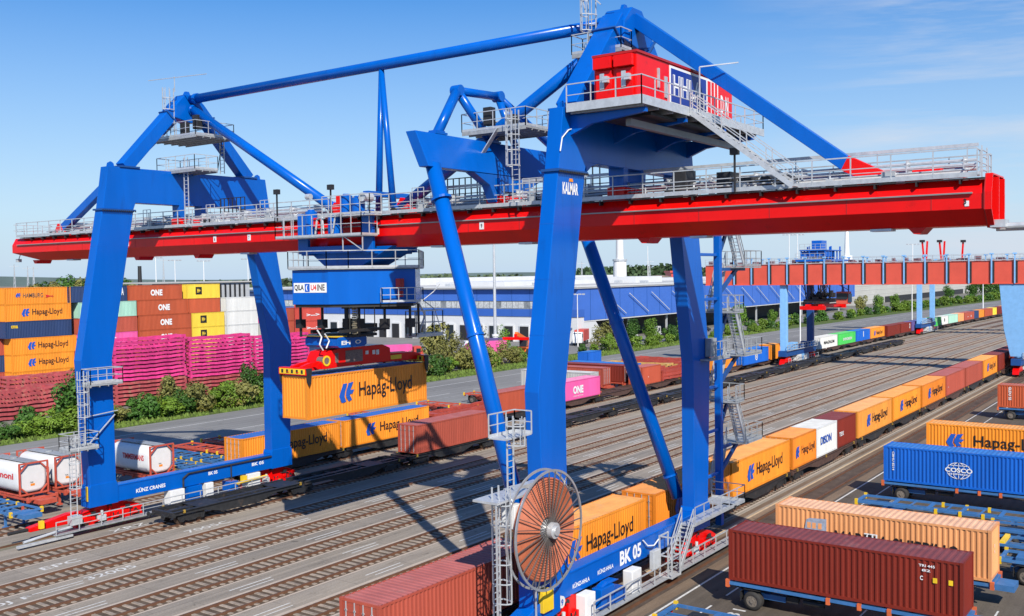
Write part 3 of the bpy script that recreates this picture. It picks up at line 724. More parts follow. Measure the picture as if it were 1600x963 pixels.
rack_stack(109.5, 131.2, 5, 10, 'the pink stack behind the rear leg')
rack_stack(63.0, 131.0, 7, 0, 'the brown stack below the orange boxes')
rack_stack(49.5, 131.2, 7, 0, 'the brown stack at the left edge')
rack_stack(70.6, 136.5, 9, 0, 'the brown stack behind the front leg')
for k in range(3):
    rack((85.0, YF, 1.25 + k * .56), REDR, ['lowest', 'middle', 'topmost'][k] + ' folded red rack on the wagon beside the sky-tint roofed boxes', 'folded red racks on the wagon')
for k in range(3):
    rack((141.0 + .1 * k, YF, 1.25 + k * .56), REDR, ['lowest', 'middle', 'topmost'][k] + ' folded red rack on the wagon by the crane rear leg', 'folded red racks by the crane rear leg', 11.5)

# ------------------------------------------------------------------ container stacks in the depot
SG = 'containers stacked in the depot behind the hedge'
YS = 168.; hS = 2.9
def stack(x, y, rows, Ln, where, base=0):
    names = ['lowest', 'second from below', 'third from below', 'fourth from below', 'fifth from below', 'topmost']
    n = len(rows)
    for i, (c_, mk, dx) in enumerate(rows):
        pos = 'topmost' if i == n - 1 else names[i]
        container((x + dx, y, base + i * hS), Ln, 'x', c_, f'{c_.replace("rust","rust red")} container, {pos} in the stack {where}', SG, H=hS - .03, hi=False, marks=mk)
stack(86.9, YS, [('brown', None, .9), ('orange', None, .9), ('orange', hl, .9), ('orange', hl, .9), ('navy', lambda r, l, h: text('cma', YELL, r, (l * .08, F, h * .6), 1.2, .5, bold=.04), 0), ('orange', hl, 0), ('orange', hamburg, 0)][1:], 11.9, 'at the left edge')
stack(86.0, YS + 2.6, [('brown', None, 0), ('navy', None, 0), ('brown', None, .0), ('orange', None, -.2), ('navy', None, 0), ('orange', None, 0)], 11.9, 'one row behind the left edge')
stack(85.2, YS + 5.2, [('navy', None, 0), ('navy', None, 0), ('brown', None, .0), ('orange', None, 0), ('navy', None, 0), ('red', None, 0)], 11.9, 'two rows behind the left edge')
stack(99.2, YS, [('brown', None, 0), ('brown', None, 0), ('pink', one, 1.0), ('brown', None, 1.0), ('mint', None, 1.0), ('navy', whitecode('A', INKW, .9, .04, .5), -1.0)], 11.9, 'holding a mint one')
stack(112.0, YS, [('rust', None, 0), ('rust', None, 0), ('rust', one, .4), ('rust', one, .4), ('rust', one, .0), ('rust', one, -1.6)], 11.9, 'of white lettered boxes')
stack(124.4, YS, [('yellow', None, 0), ('yellow', None, .0), ('yellow', msc, 0), ('yellow', msc, 0), ('rust', None, -1.0), ('yellow', msc, -1.0)], 8.0, 'right of the white lettered boxes')
stack(133.0, YS, [('white', None, 0), ('white', None, 0), ('white', None, 0), ('white', None, 0), ('white', None, 0)], 8.2, 'of plain white boxes')
stack(142.2, YS, [('brown', None, 0), ('blue', None, 0), ('grey', None, 0), ('pink', None, 0), ('brown', None, 0), ('navy', None, 0)], 5.0, 'just left of the rear leg')
stack(151.0, YS - 3, [('navy', None, 0), ('navy', None, 0), ('red', whitecode('>-->', INKW, .2, .6, .2), 0), ('red', whitecode('>-->', INKW, .2, .6, .2), 0), ('red', whitecode('>-->', INKW, .2, .6, .2), 0), ('red', None, 0)], 6.5, 'just right of the rear leg')
stack(151.0, YS + 3, [('navy', None, 0), ('navy', None, 0), ('brown', None, 0), ('brown', None, 0)], 6.5, 'behind the red boxes')

# ------------------------------------------------------------------ trailers
def tyre(parent, x, y, z, r=.52, w=.55, name='wheel'):
    mb = MB(); n = 26; s = 1
    prof = [(r * .62, 0), (r * .93, 0), (r, w * .18), (r, w * .82), (r * .93, w), (r * .62, w)]
    i0 = len(mb.v)
    for k in range(n):
        t = 2 * math.pi * k / n
        for rr_, yy in prof: mb.v.append((x + rr_ * math.cos(t), y + yy, z + rr_ * math.sin(t)))
    m_ = len(prof)
    for k in range(n):
        j = (k + 1) % n
        for q in range(m_ - 1):
            mb.f.append((i0 + k * m_ + q, i0 + j * m_ + q, i0 + j * m_ + q + 1, i0 + k * m_ + q + 1)); mb.m.append(0)
    o = local(mb, name, RUBBER, parent, True)
    mb = MB(); mb.tube((x, y + .05, z), (x, y + .12, z), r * .66, n=20); mb.tube((x, y - .02, z), (x, y + .1, z), r * .24, n=12)
    for k in range(8): t = k * math.pi / 4; mb.tube((x + r * .42 * math.cos(t), y + .03, z + r * .42 * math.sin(t)), (x + r * .42 * math.cos(t), y + .06, z + r * .42 * math.sin(t)), .035, n=6)
    local(mb, 'rim', RIM, o); return o
_tr = {}
def trailer(loc, m, label, group, Ln=12.3, pins=ORPOST, key=None, rz=R(-90), legs=True):
    key = (m.name, pins.name, round(Ln, 1), legs)
    if key in _tr:
        r = copy_tree(_tr[key]); r.location = loc; r.rotation_euler = (0, 0, rz); tag(r, label, 'trailer', group); return r
    root = empty('container_trailer', loc, label, 'trailer', group, rz)
    mb = MB(); zt = 1.42
    for y in (.02, W - .12):
        mb.box(0, Ln, y, y + .10, zt - .18, zt - .02)
    for y in (.95, W - 1.05): mb.box(.1, Ln - .1, y, y + .10, zt - .42, zt - .20)
    for x in (0.02, Ln * .2, Ln * .4, Ln * .58, Ln * .78, Ln - .26): mb.box(x, x + .22, .12, W - .12, zt - .16, zt - .04)
    for x in (Ln * .3, Ln * .5, Ln * .68): mb.beam((x, .12, zt - .12), (x + .1, W - .12, zt - .12), .1, .08)
    mb.box(.6, 3.2, .5, W - .5, .62, .90)
    if legs: mb.box(Ln - 1.0, Ln + .9, .55, W - .55, zt - .45, zt - .12)
    local(mb, 'chassis_frame', m, root)
    for x in (0.0, Ln * .45, Ln * .58, Ln * .70, Ln - .2):
        for y in (-.05, W - .13):
            mp_ = MB(); mp_.box(x, x + .2, y, y + .18, zt - .32, zt + .10 if x in (0.0, Ln - .2) else zt + .02); local(mp_, 'corner_post', pins, root)
    for x in (1.5, 2.75) if False else (1.5,):
        for y in (.0, W - .62): tyre(root, x, y, .53)
    mb = MB(); mb.tube((1.5, .3, .53), (1.5, W - .3, .53), .09); local(mb, 'axle', DARK, root)
    for y in (.0, W - .62):
        mp_ = MB(); mp_.quadbox([(.85, y, .95), (1.05, y, 1.12), (1.05, y + .6, 1.12), (.85, y + .6, .95), (.85, y, .98), (1.05, y, 1.15), (1.05, y + .6, 1.15), (.85, y + .6, .98)]); mp_.box(1.05, 1.95, y, y + .6, 1.12, 1.15); mp_.box(.82, .85, y, y + .6, .45, .97); local(mp_, 'mudguard', DARK, root)
    mp_ = MB(); mp_.path([(.4, .6, 1.0), (2.5, .8, .85), (6, .9, .95), (Ln - .8, 1.0, .9), (Ln + .3, 1.1, 1.15)], .035, 5); mp_.tube((4.2, .5, .85), (5.3, .5, .85), .16, n=10); mp_.box(3.3, 3.9, .4, .8, .7, 1.0); local(mp_, 'brake_gear', DARK, root)
    mp_ = MB(); mp_.box(-.03, 0, .2, .6, .95, 1.1); local(mp_, 'tail_lamp', RED, root); mp_ = MB(); mp_.box(-.03, 0, W - .6, W - .2, .95, 1.1); local(mp_, 'tail_lamp', RED, root)
    if legs:
        for y in (.45, W - .6):
            ml = MB(); ml.box(Ln - 1.9, Ln - 1.74, y, y + .15, .12, zt - .3); ml.box(Ln - 2.0, Ln - 1.64, y - .1, y + .25, 0.01, .13); local(ml, 'support_leg', m, root)
    _tr[key] = root; return root
TG = 'loaded trailers parked across the truck lane'
for x, lb in ((50.85, 'blue trailer under the dark maroon container nearest the camera'), (57.95, 'blue trailer under the peach container'), (81.65, 'blue trailer under the blue container with the globe emblem'),
              (95.8, 'blue trailer under the lettered orange container behind the blue one'), (132.0, 'blue trailer under the rust red container at the right edge')):
    trailer((x, 22.15, 0), TRAILB, lb, TG)
CG = 'containers standing on the truck lane trailers'
def m_maroon(r, l, h):
    text('TRI 445', INKW, r, (l * .83, F, h * .84), .75, .13, bold=.02); text('82', INKW, r, (l * .842, F, h * .76), .4, .12, bold=.02); text('C', INKW, r, (l * .835, F, h * .60), .14, .22, bold=.03)
    for x in (.885, .945):
        mb = MB(); mb.box(l * x, l * x + .2, -.012, -.004, h * .58, h * .67); local(mb, 'sticker', YELL, r)
container((50.9, 22.0, 1.5), 12.0, 'y', 'maroon', 'dark maroon container on a trailer nearest the camera', CG, doors=0, H=2.78, marks=m_maroon)
def m_peach(r, l, h):
    text('MARIDA SHIPPING', INK, r, (l * .30, F, h * .17), l * .56, h * .44, bold=.02)
    mb = MB(); mb.prism([(1.75, 1.35), (1.9, 2.1), (2.1, 2.2), (3.1, 2.25), (3.1, 1.35)], -.012, -.005); local(mb, 'faded_patch', mat('faded_blue_patch', (.32, .36, .45), .7, var=.3, scale=5), r)
    for x in (1.95, 2.25, 2.6): 
        mb = MB(); mb.box(x, x + .22, -.016, -.013, 1.6, 1.95); local(mb, 'faded_patch', CC['peach'][0], r)
    text('TTI', INKW, r, (l * .44, F - .01, h * .52), .75, .3, bold=.04)
    text('0', INKW, r, (l + .008, .9, h * .60), .14, .2, (R(90), 0, R(90)), bold=.03); text('9', INKW, r, (l + .008, .9, h * .48), .14, .2, (R(90), 0, R(90)), bold=.03)
container((58.0, 22.0, 1.5), 12.0, 'y', 'peach', 'peach container on a trailer behind the dark maroon one', CG, doors=0, H=2.78, marks=m_peach)
container((81.7, 22.0, 1.5), 12.19, 'y', 'blue', 'bright blue container with white globe emblem on a trailer', CG, doors=0, H=2.78, marks=cosco)
def m_hly(r, l, h): hl_logo(r, (l * .14, F, h * .28), 1.5, h * .44); text('Hapag-Lloyd', INK, r, (l * .33, F, h * .24), l * .55, h * .46, bold=.010)
container((95.85, 22.0, 1.5), 12.19, 'y', 'orange', 'orange container on a trailer right behind the blue one', CG, doors=0, H=2.78, marks=m_hly)
container((132.0, 22.1, 1.5), 12.19, 'y', 'rust', 'rust red container with vertical white code at the right edge', CG, doors=0, H=2.7, marks=lambda r, l, h: (text('GLDU 55', INKW, r, (l * .1, F, h * .92), 1.6, .3, (R(90), R(90), 0), bold=.03)))
EG = 'empty blue trailers with yellow pins in the truck lane'
for x, y, lb in ((74.0, 22.0, 'empty blue trailer between the peach and the blue container'), (66.9, 14.5, 'empty blue trailer right of the peach container, middle one'), (63.4, 10.6, 'empty blue trailer close behind the peach container end'),
              (43.6, 22.9, 'empty blue trailer at the bottom edge, left of the dark maroon container'), (140.3, 22.4, 'empty blue trailer beyond the rust red container'), (70.6, 12.6, 'empty blue trailer farther right of the peach container')):
    trailer((x, y, 0), TRAILB, lb, EG, pins=YELL)
for o in [q for q in COL.objects if q.get('label') == 'empty blue trailer close behind the peach container end'] + [q for q in COL.objects if q.get('label') == 'empty blue trailer right of the peach container, middle one']:
    for x in (1.9, 3.4, 5.2):
        mb = MB(); mb.box(x, x + .28, .15, W - .15, 1.33, 1.52); local(mb, 'yellow_crossbar', YELL, o)
    mb = MB(); mb.box(.9, 1.8, .4, W - .4, 1.2, 1.5); local(mb, 'deck_box', TRAILB, o)
# left side trailers with tanks
def tank(loc, label, wordmark, Ln=6.06):
    root = empty('tank_container', loc, label, 'tank container', 'white tank containers', R(-90))
    H = 2.6; r = 1.17; c = (W / 2, H / 2 + .02)
    mb = MB(); n = 28; rings = [(.18, .78), (.24, .97), (.38, 1.0), (Ln - .38, 1.0), (Ln - .24, .97), (Ln - .18, .80)]
    def sq(t):  # rounded square section
        e = .55; ct, st = math.cos(t), math.sin(t)
        return (math.copysign(abs(ct) ** e, ct) * r, math.copysign(abs(st) ** e, st) * r)
    i0 = 0
    for x, k in rings:
        for q in range(n):
            a, b = sq(2 * math.pi * q / n + .11); mb.v.append((x, c[0] + a * k, c[1] + b * k))
    for i in range(len(rings) - 1):
        for q in range(n):
            j = (q + 1) % n; mb.f.append((i * n + q, i * n + j, (i + 1) * n + j, (i + 1) * n + q)); mb.m.append(0)
    mb.f.append(tuple(range(n))); mb.m.append(0); mb.f.append(tuple((len(rings) - 1) * n + q for q in reversed(range(n)))); mb.m.append(0)
    local(mb, 'tank_shell', WHITE, root, True)
    mb = MB()
    for x in (0, Ln - .12):
        for y in (0, W - .12): mb.box(x, x + .12, y, y + .12, 0, H)
        for z in (0, H - .12): mb.box(x, x + .12, .12, W - .12, z, z + .12)
        for y, s in ((.12, 1), (W - .12, -1)):
            for z, t in ((.12, 1), (H - .12, -1)): mb.beam((x + .06, y, z + t * .55), (x + .06, y + s * .55, z), .1)
    for y in (0.02, W - .10):
        mb.box(.12, Ln - .12, y, y + .08, 0.02, .12)
    local(mb, 'tank_frame', TRAILR, root)
    mb = MB(); mb.box(.3, Ln - .3, W * .3, W * .7, H - .03, H + .02); mb.tube((Ln * .5, W / 2, H - .1), (Ln * .5, W / 2, H + .12), .3, n=16); local(mb, 'top_walkway', GRATE, root)
    text(wordmark, INKR, root, (Ln * .32, .035, H * .48), Ln * .52, .5, bold=.03)
    text('TANK', INK, root, (Ln - .17, .95, .9), .3, .12, (R(90), 0, R(90)), bold=.02)
    mb = MB(); mb.box(Ln - .178, Ln - .17, 1.0, 1.35, .68, .86); local(mb, 'hazard_plate', mat('orange_plate', (.85, .28, .02), .5), root)
    return root
tank((40.6, 83.2, 1.45), 'white tank container nearest the left edge, red wordmark on its side', 'simoni')
tank((43.8, 83.6, 1.45), 'white tank container second from the left edge, behind the crane ladder', 'simoni')
tank((51.0, 81.2, 1.45), 'white tank container right of the front crane leg with scribbled end', 'TIMMERMANS')
LG = 'red trailers in the left yard'
for x, y, lb in ((40.6, 88.2, 'red trailer under the leftmost white tank'), (43.8, 88.4, 'red trailer under the second white tank'), (51.0, 86.4, 'red trailer under the white tank right of the crane leg')):
    trailer((x, y, 0), TRAILR, lb, LG, pins=TRAILR)
LB = 'empty blue trailers in the left yard'
for x, y, lb in ((37.3, 84.5, 'empty blue trailer at the left edge in front of the tanks'), (55.3, 86.5, 'empty blue trailer with yellow pins right of the scribbled tank'), (58.6, 87.0, 'second empty blue trailer right of the scribbled tank')):
    trailer((x, y, 0), TRAILB, lb, LB, pins=YELL)
LR = 'empty dark red trailers behind the beam of the far sill'
for x, y, lb in ((62.2, 87.8, 'empty dark red trailer left of the sky-tint roofed containers'), (66.0, 88.2, 'empty dark red trailer behind the first sky-tint roofed container'), (88.5, 89.0, 'empty red trailer behind the folded racks'), (100.5, 88.0, 'empty red trailer behind the red-brown container'), (112.0, 89.0, 'empty red trailer behind the pink container')):
    trailer((x, y, 0), TRAILR, lb, LR, pins=YELL)
AG = 'containers parked across the far lane'
for x, c_, lb, y in ((122.5, 'grey', 'light grey container parked across the lane behind the pink one', 86.2), (129.5, 'brown', 'brown container parked across the lane beside the grey one', 88.2), (134.5, 'maroon', 'maroon container end beside the brown one across the lane', 87.4), (137.4, 'blue', 'blue container end right of the maroon one across the lane', 87.2)):
    trailer((x, y + .2, 0), TRAILR, 'red trailer under the ' + lb, LG, pins=TRAILR)
    container((x, y, 1.45), 12.19, 'y', c_, lb, AG, doors=1, H=2.6)
for k, (x, y) in enumerate(((144, 86), (149, 87), (154, 86.5), (159.5, 87))):
    for j in range(3):
        rack((x, y, 1.45 + j * .56), REDR if (k + j) % 3 else mat('ochre_rack_paint', (.55, .33, .10), .6, var=.2, dirt=RUST, damt=.4), ['lowest', 'middle', 'top'][j] + ' folded rack on the ' + ['first', 'second', 'third', 'fourth'][k] + ' rack trailer left of the stair tower', 'folded racks parked in the far lane', 11.9, rz=R(-90))
    trailer((x, y + .1, 0), TRAILR, ['first', 'second', 'third', 'fourth'][k] + ' red trailer loaded with folded racks left of the stair tower', 'red trailers loaded with folded racks')
container((170.5, 103.4, .05), 5.2, 'x', 'blue', 'dark blue box container standing alone on the far road', None, H=2.5, hi=False)

# ------------------------------------------------------------------ the blue gantry crane
CX = 50.6
crane = empty('gantry_crane', (CX, 48, 0), 'big blue and red gantry crane with red machine house spanning the open tracks', 'gantry crane')
def part(mb, name, m, smooth=False, bevel=.03, parent=None): return build(mb, name, m, parent or crane, smooth, bevel)
def mir(poly): return [(2 * CX - x, z) for x, z in reversed(poly)]
def leg_poly(): return [(40.95, 3.2), (43.05, 3.2), (43.0, 12.6), (45.15, 23.75), (42.55, 23.75), (40.5, 12.6)]
ZJ = 23.75
for (ya, yb) in ((67.75, 68.7), (27.45, 28.3)):
    for f in (lambda p: p, mir):
        mb = MB(); mb.prism(f(leg_poly()), ya, yb); lg = part(mb, 'leg', BLUE)
        mb = MB(); p = f([(42.42, ZJ - .06), (45.28, ZJ - .06), (45.28, ZJ + .07), (42.42, ZJ + .07)]); mb.prism(p, ya - .13, yb + .13)
        part(mb, 'joint_flange', NAVYP, bevel=0, parent=lg)
        mb = MB(); x = 42.5
        for k in range(17):
            xx_ = 42.5 + k * .17; xx_ = xx_ if f is not mir else 2 * CX - xx_
            mb.box(xx_ - .03, xx_ + .03, ya - .19, ya - .131, ZJ - .13, ZJ - .01)
        part(mb, 'flange_bolts', DARK, bevel=0, parent=lg)
        # leg foot box on the sill
        mb = MB(); p = f([(40.8, 1.7), (43.15, 1.7), (43.15, 3.1), (43.05, 3.35), (40.95, 3.35), (40.8, 3.1)]); mb.prism(p, ya - .07, yb + .1); part(mb, 'foot', BLUE)
    for f in (lambda p: p, mir):
        for z in (5.6, 8.2, 15.4, 18.2, 21.0):
            def xr(z):
                t = (z - 3.2) / 9.4 if z < 12.6 else (z - 12.6) / 11.15
                return ((40.95 - .45 * t, 43.05 - .05 * t) if z < 12.6 else (40.5 + 2.05 * t, 43.0 + 2.15 * t))
            a0, a1 = xr(z); mb = MB(); mb.prism(f([(a0 - .004, z), (a1 + .004, z), (a1 + .004, z + .035), (a0 - .004, z + .035)]), ya - .006, yb + .006); part(mb, 'weld_seam', BLUE, bevel=0)
    # cross beam
    mb = MB(); c = 2 * CX
    mb.prism([(42.6, ZJ + .07), (45.15, ZJ + .07), (45.35, 24.35), (c - 45.35, 24.35), (c - 45.15, ZJ + .07), (c - 42.6, ZJ + .07), (c - 43.1, 27.0), (43.1, 27.0)], ya, yb)
    cb = part(mb, 'portal_beam', BLUE)
    mb = MB()
    for x in (43.6, c - 43.6): mb.prism([(x - .3, 27.0), (x + .3, 27.0), (x + .22, 27.3), (x, 27.42), (x - .22, 27.3)], (ya + yb) / 2 - .08, (ya + yb) / 2 + .08)
    part(mb, 'lifting_eye', BLUE, parent=cb, bevel=0)
# sill beams
for y0, y1 in ((67.75, 68.6), (27.4, 28.2)):
    mb = MB(); mb.prism([(42.9, 1.75), (58.3, 1.75), (58.3, 3.02), (42.9, 3.02)], y0, y1)
    s_ = part(mb, 'sill_beam', BLUE)
    mb = MB(); mb.box(43, 58.2, y0 - .04, y1 + .04, 2.93, 2.97); part(mb, 'seam', BLUE, bevel=0, parent=s_)
# slanting round struts and the middle beam
mb = MB()
mb.quadbox([(42.75, 36.15, 24.6), (2 * CX - 42.75, 36.15, 24.6), (2 * CX - 42.75, 36.9, 24.6), (42.75, 36.9, 24.6), (42.5, 36.9, 26.65), (2 * CX - 42.5, 36.9, 26.65), (2 * CX - 42.5, 37.65, 26.65), (42.5, 37.65, 26.65)])
mbm = part(mb, 'middle_beam', BLUE, bevel=.04)
for s in (1, -1):
    X = lambda x: CX + s * (x - CX)
    mb = MB(); mb.tube((X(43.5), 36.5, 24.75), (X(42.05), 29.1, 3.6), .44, n=28, caps=True); o = part(mb, 'slanting_strut', BLUE, True, 0)
    for t in (.09, .45, .93):
        a = Vector((X(43.5), 36.5, 24.75)); b = Vector((X(42.05), 29.1, 3.6)); p = a.lerp(b, t); q = a.lerp(b, t + .006)
        mb = MB(); mb.tube(p, q, .50 if t > .1 else .60, n=24); part(mb, 'collar', BLUE, False, 0, parent=o)
# small pyramid frame over the middle beam
yA = 38.0
nodes = dict(F1=(44.8, 37.25, 26.7), P1=(47.7, yA, 29.7), F2=(50.1, 37.25, 26.7), P2=(51.9, yA, 29.9), F3=(52.7, 37.25, 26.7), F4=(58.0, 37.25, 26.7))
for a, b, r in (('F1', 'P1', .30), ('P1', 'F2', .28), ('P1', 'P2', .26), ('P2', 'F3', .24), ('P2', 'F4', .26)):
    mb = MB(); mb.tube(nodes[a], nodes[b], r, n=20); o = part(mb, 'pyramid_tube', BLUE, True, 0)
for k in ('F1', 'F2', 'F4'):
    x, y, z = nodes[k]; mb = MB(); mb.box(x - .55, x + .55, y - .36, y + .36, z - .04, z + .08); mb.box(x - .42, x + .42, y - .28, y + .28, z + .08, z + .18); part(mb, 'foot_plate', BLUE, bevel=0)
for k in ('P1', 'P2'):
    x, y, z = nodes[k]; mb = MB(); mb.tube((x, y - .33, z), (x, y + .33, z), .34, n=18); part(mb, 'node_joint', BLUE, False, .02)
# pylons with apex heads
AX, AZ = 50.4, 33.0
for (yc, w, zt, nm) in ((68.25, 1.0, 32.9, 'far'), (28.0, 1.35, 33.1, 'near')):
    for s in (1, -1):
        X = lambda x: CX + s * (x - CX)
        mb = MB(); mb.beam((X(44.7), yc, 27.0), (X(49.7), yc, zt - .5), w * .95, w * .95, up=(0, 1, 0)); o = part(mb, 'pylon_strut', BLUE, bevel=.04)
        mb = MB(); mb.box(X(44.9) - w * .85, X(44.9) + w * .85, yc - w * .6, yc + w * .6, 27.0, 27.13); part(mb, 'foot_plate', NAVYP, bevel=0, parent=o)
        a = Vector((X(44.7), yc, 27.0)); b = Vector((X(49.7), yc, zt - .5)); p = a.lerp(b, .80); q = a.lerp(b, .815)
        mb = MB(); mb.beam(p, q, w * 1.12, w * 1.12, up=(0, 1, 0)); part(mb, 'joint_flange', NAVYP, bevel=0, parent=o)
    mb = MB(); mb.prism([(49.0, zt - 1.6), (CX, zt - 1.9), (2 * CX - 49.0, zt - 1.6), (2 * CX - 49.15, zt - .55), (2 * CX - 50.0, zt + .35), (50.0, zt + .35), (49.1, zt - .55)], yc - w * .62, yc + w * .62)
    hd = part(mb, 'pylon_head', BLUE, bevel=.06)
    mb = MB(); mb.prism([(CX - .35, zt + .35), (CX + .35, zt + .35), (CX + .15, zt + .7), (CX - .15, zt + .7)], yc - .1, yc + .1); part(mb, 'lifting_eye', BLUE, parent=hd, bevel=0)
# ties
def tie(a, b, r, n=22, name='tie_tube'):
    mb = MB(); mb.tube(a, b, r, n=n); o = part(mb, name, BLUE, True, 0)
    a = Vector(a); b = Vector(b)
    for t in (.012, .98):
        p = a.lerp(b, t); q = a.lerp(b, t + .004 + .15 / (b - a).length); mb = MB(); mb.tube(p, q, r * 1.2, n=n); part(mb, 'end_collar', BLUE, False, 0, parent=o)
    return o
tie((CX, 67.6, 32.9), (CX, 28.8, 32.9), .36)
tie((CX, 67.7, 32.2), (CX, 51.6, 23.3), .36)
tie((CX, 28.6, 32.2), (CX, 45.6, 22.9), .40)
mb = MB(); mb.beam((CX, 68.8, 32.3), (CX, 87.0, 23.2), .6, .7); part(mb, 'tie_box', BLUE)
mb = MB(); mb.beam((CX, 27.3, 32.85), (CX, 14.5, 23.1), .7, .72); bt = part(mb, 'tie_box', BLUE)
mb = MB(); mb.beam((CX, 15.4, 23.8), (CX, 13.6, 22.85), .75, .8); mb.box(CX - .5, CX + .5, 11.7, 15.2, 22.62, 22.95); mb.box(CX - .3, CX + .3, 10.9, 12.2, 22.62, 23.25); part(mb, 'tie_anchor', RED)
for yb in (47.4, 46.0):
    mb = MB(); mb.tube((CX, 46.9, 32.6), (CX, yb, 22.8), .19, .24, n=14); part(mb, 'hanger_tube', BLUE, True, 0)
for y in (87.2, 51.3, 45.0):
    mb = MB(); mb.prism([(y - 1.1, 22.6), (y + 1.1, 22.6), (y + .5, 23.2), (y + .1, 23.75), (y - .3, 23.7)], CX - .35, CX + .35, 'x'); part(mb, 'tie_anchor', RED)
# girder
GY0, GY1 = 8.75, 93.0
prof = [(49.0, 21.15), (49.0, 21.86), (49.35, 22.5), (2 * CX - 49.35, 22.5), (2 * CX - 49.0, 21.86), (2 * CX - 49.0, 21.15), (2 * CX - 49.75, 20.42), (49.75, 20.42)]
mb = MB()
i0 = 0; secs = [(GY0, 1.0, 0), (GY1 - 3.6, 1.0, 0), (GY1, 1.0, 1)]
for y, k, tp in secs:
    for x, z in prof:
        zz = z if not tp else max(z, 21.15 + (z - 21.15) * .1)
        mb.v.append((x, y, zz))
n = len(prof)
for i in range(len(secs) - 1):
    for q in range(n):
        j = (q + 1) % n; mb.f.append((i * n + q, i * n + j, (i + 1) * n + j, (i + 1) * n + q)); mb.m.append(0)
mb.f.append(tuple(2 * n + q for q in range(n))); mb.m.append(0)
mb.f.append(tuple(reversed(range(n)))); mb.m.append(0)
girder = part(mb, 'girder', RED, bevel=0)
mb = MB()
for s in (1, -1):
    X = lambda x: CX + s * (x - CX)
    a, b = sorted((X(48.86), X(49.05))); mb.box(a, b, GY0 + .5, GY1 - 1.0, 21.84, 21.91)
part(mb, 'trolley_rail', mat('running_rail_steel', (.32, .30, .28), .45, metal=.5), bevel=0, parent=girder)
mb = MB()
for s in (1, -1):
    X = lambda x: CX + s * (x - CX)
    a, b = sorted((X(48.95), X(49.3))); y = GY0 + 1
    mb.box(a, b, GY0, GY1 - 1.5, 22.505, 22.56)
    while y < GY1 - 2: mb.box(*sorted((X(48.9), X(49.35))), y, y + .06, 22.3, 22.5); y += 1.9
part(mb, 'cap_rail', DARK, bevel=0, parent=girder)
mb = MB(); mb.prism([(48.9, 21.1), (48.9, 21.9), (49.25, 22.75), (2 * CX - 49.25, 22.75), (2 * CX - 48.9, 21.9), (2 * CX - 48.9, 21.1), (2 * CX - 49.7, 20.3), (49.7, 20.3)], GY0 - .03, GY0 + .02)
part(mb, 'shaded_end_plate', mat('dark_red', (.42, .012, .01), .45, var=.1), bevel=0, parent=girder)  # darker red carries the shade inside the open girder end
ep = [(48.9, 21.1), (48.9, 21.9), (49.25, 22.75), (2 * CX - 49.25, 22.75), (2 * CX - 48.9, 21.9), (2 * CX - 48.9, 21.1), (2 * CX - 49.7, 20.3), (49.7, 20.3)]
mb = MB()
for k in range(8):
    a, b = Vector(ep[k]), Vector(ep[(k + 1) % 8]); cc = Vector((CX, 21.5)); a2 = a + (cc - a).normalized() * .10; b2 = b + (cc - b).normalized() * .10
    mb.quadbox([(a.x, GY0 - .3, a.y), (b.x, GY0 - .3, b.y), (b2.x, GY0 - .3, b2.y), (a2.x, GY0 - .3, a2.y), (a.x, GY0 - .03, a.y), (b.x, GY0 - .03, b.y), (b2.x, GY0 - .03, b2.y), (a2.x, GY0 - .03, a2.y)])
for x in (49.9, 51.3): mb.box(x - .04, x + .04, GY0 - .45, GY0 - .03, 20.5, 22.6)
part(mb, 'end_collar', RED, bevel=0, parent=girder)
for y in (13.0, 22.6, 34.0, 41.0, 60, 84.0):
    mb = MB(); mb.box(49.7, 50.5, y, y + 1.0, 20.30, 20.418); part(mb, 'inspection_box', GALV, bevel=0, parent=girder)
mb = MB()
for y in (11.4, 26, 47, 66, 74, 90.0): mb.prism([(y, 20.45), (y + .9, 20.45), (y + .6, 20.12), (y + .3, 20.12)], 49.8, 51.2, 'x')
part(mb, 'bottom_lug', RED, bevel=0, parent=girder)
for y, c in ((74.3, '0'), (62.9, '6'), (58.9, '7'), (45.9, '8'), (37.1, '9'), (9.4, '3')):
    mb = MB(); h_ = .46 if y > 10 else .25; mb.box(48.975, 48.996, y, y + .34 * h_ / .46, 21.28, 21.28 + h_); pl = part(mb, 'number_plate', WHITE, bevel=0, parent=girder)
    t = text(c, INK, pl, (0, 0, 0), .12, .26, (R(90), 0, R(-90)), bold=.03); t.location = Vector((48.968, y + .23, 21.37)) - WPOS[pl.as_pointer()]
mb = MB(); y = 11.0
while y < 88:
    mb.box(48.99, 49.0 + .001, y, y + .05, 21.17, 21.83); y += 3.9
part(mb, 'web_seams', mat('dark_red', (.42, .012, .01)), bevel=0, parent=girder)
# end buffer on the girder tips
mb = MB(); mb.box(49.6, 50.6, GY0 - .75, GY0 - .12, 20.3, 20.65); mb.tube((50.1, GY0 - 1.5, 20.35), (50.1, GY0 - .7, 20.35), .16, n=12); mb.tube((51.3, GY0 - 1.3, 20.3), (51.3, GY0 - .1, 20.3), .13, n=12); part(mb, 'end_camera', GALV, bevel=0)
mb = MB(); mb.box(49.5, 49.9, GY1 + .05, GY1 + .4, 20.3, 20.6); mb.beam((49.7, GY1 + .2, 20.6), (49.7, GY1 - .3, 21.3), .06); part(mb, 'end_camera', GALV, bevel=0)
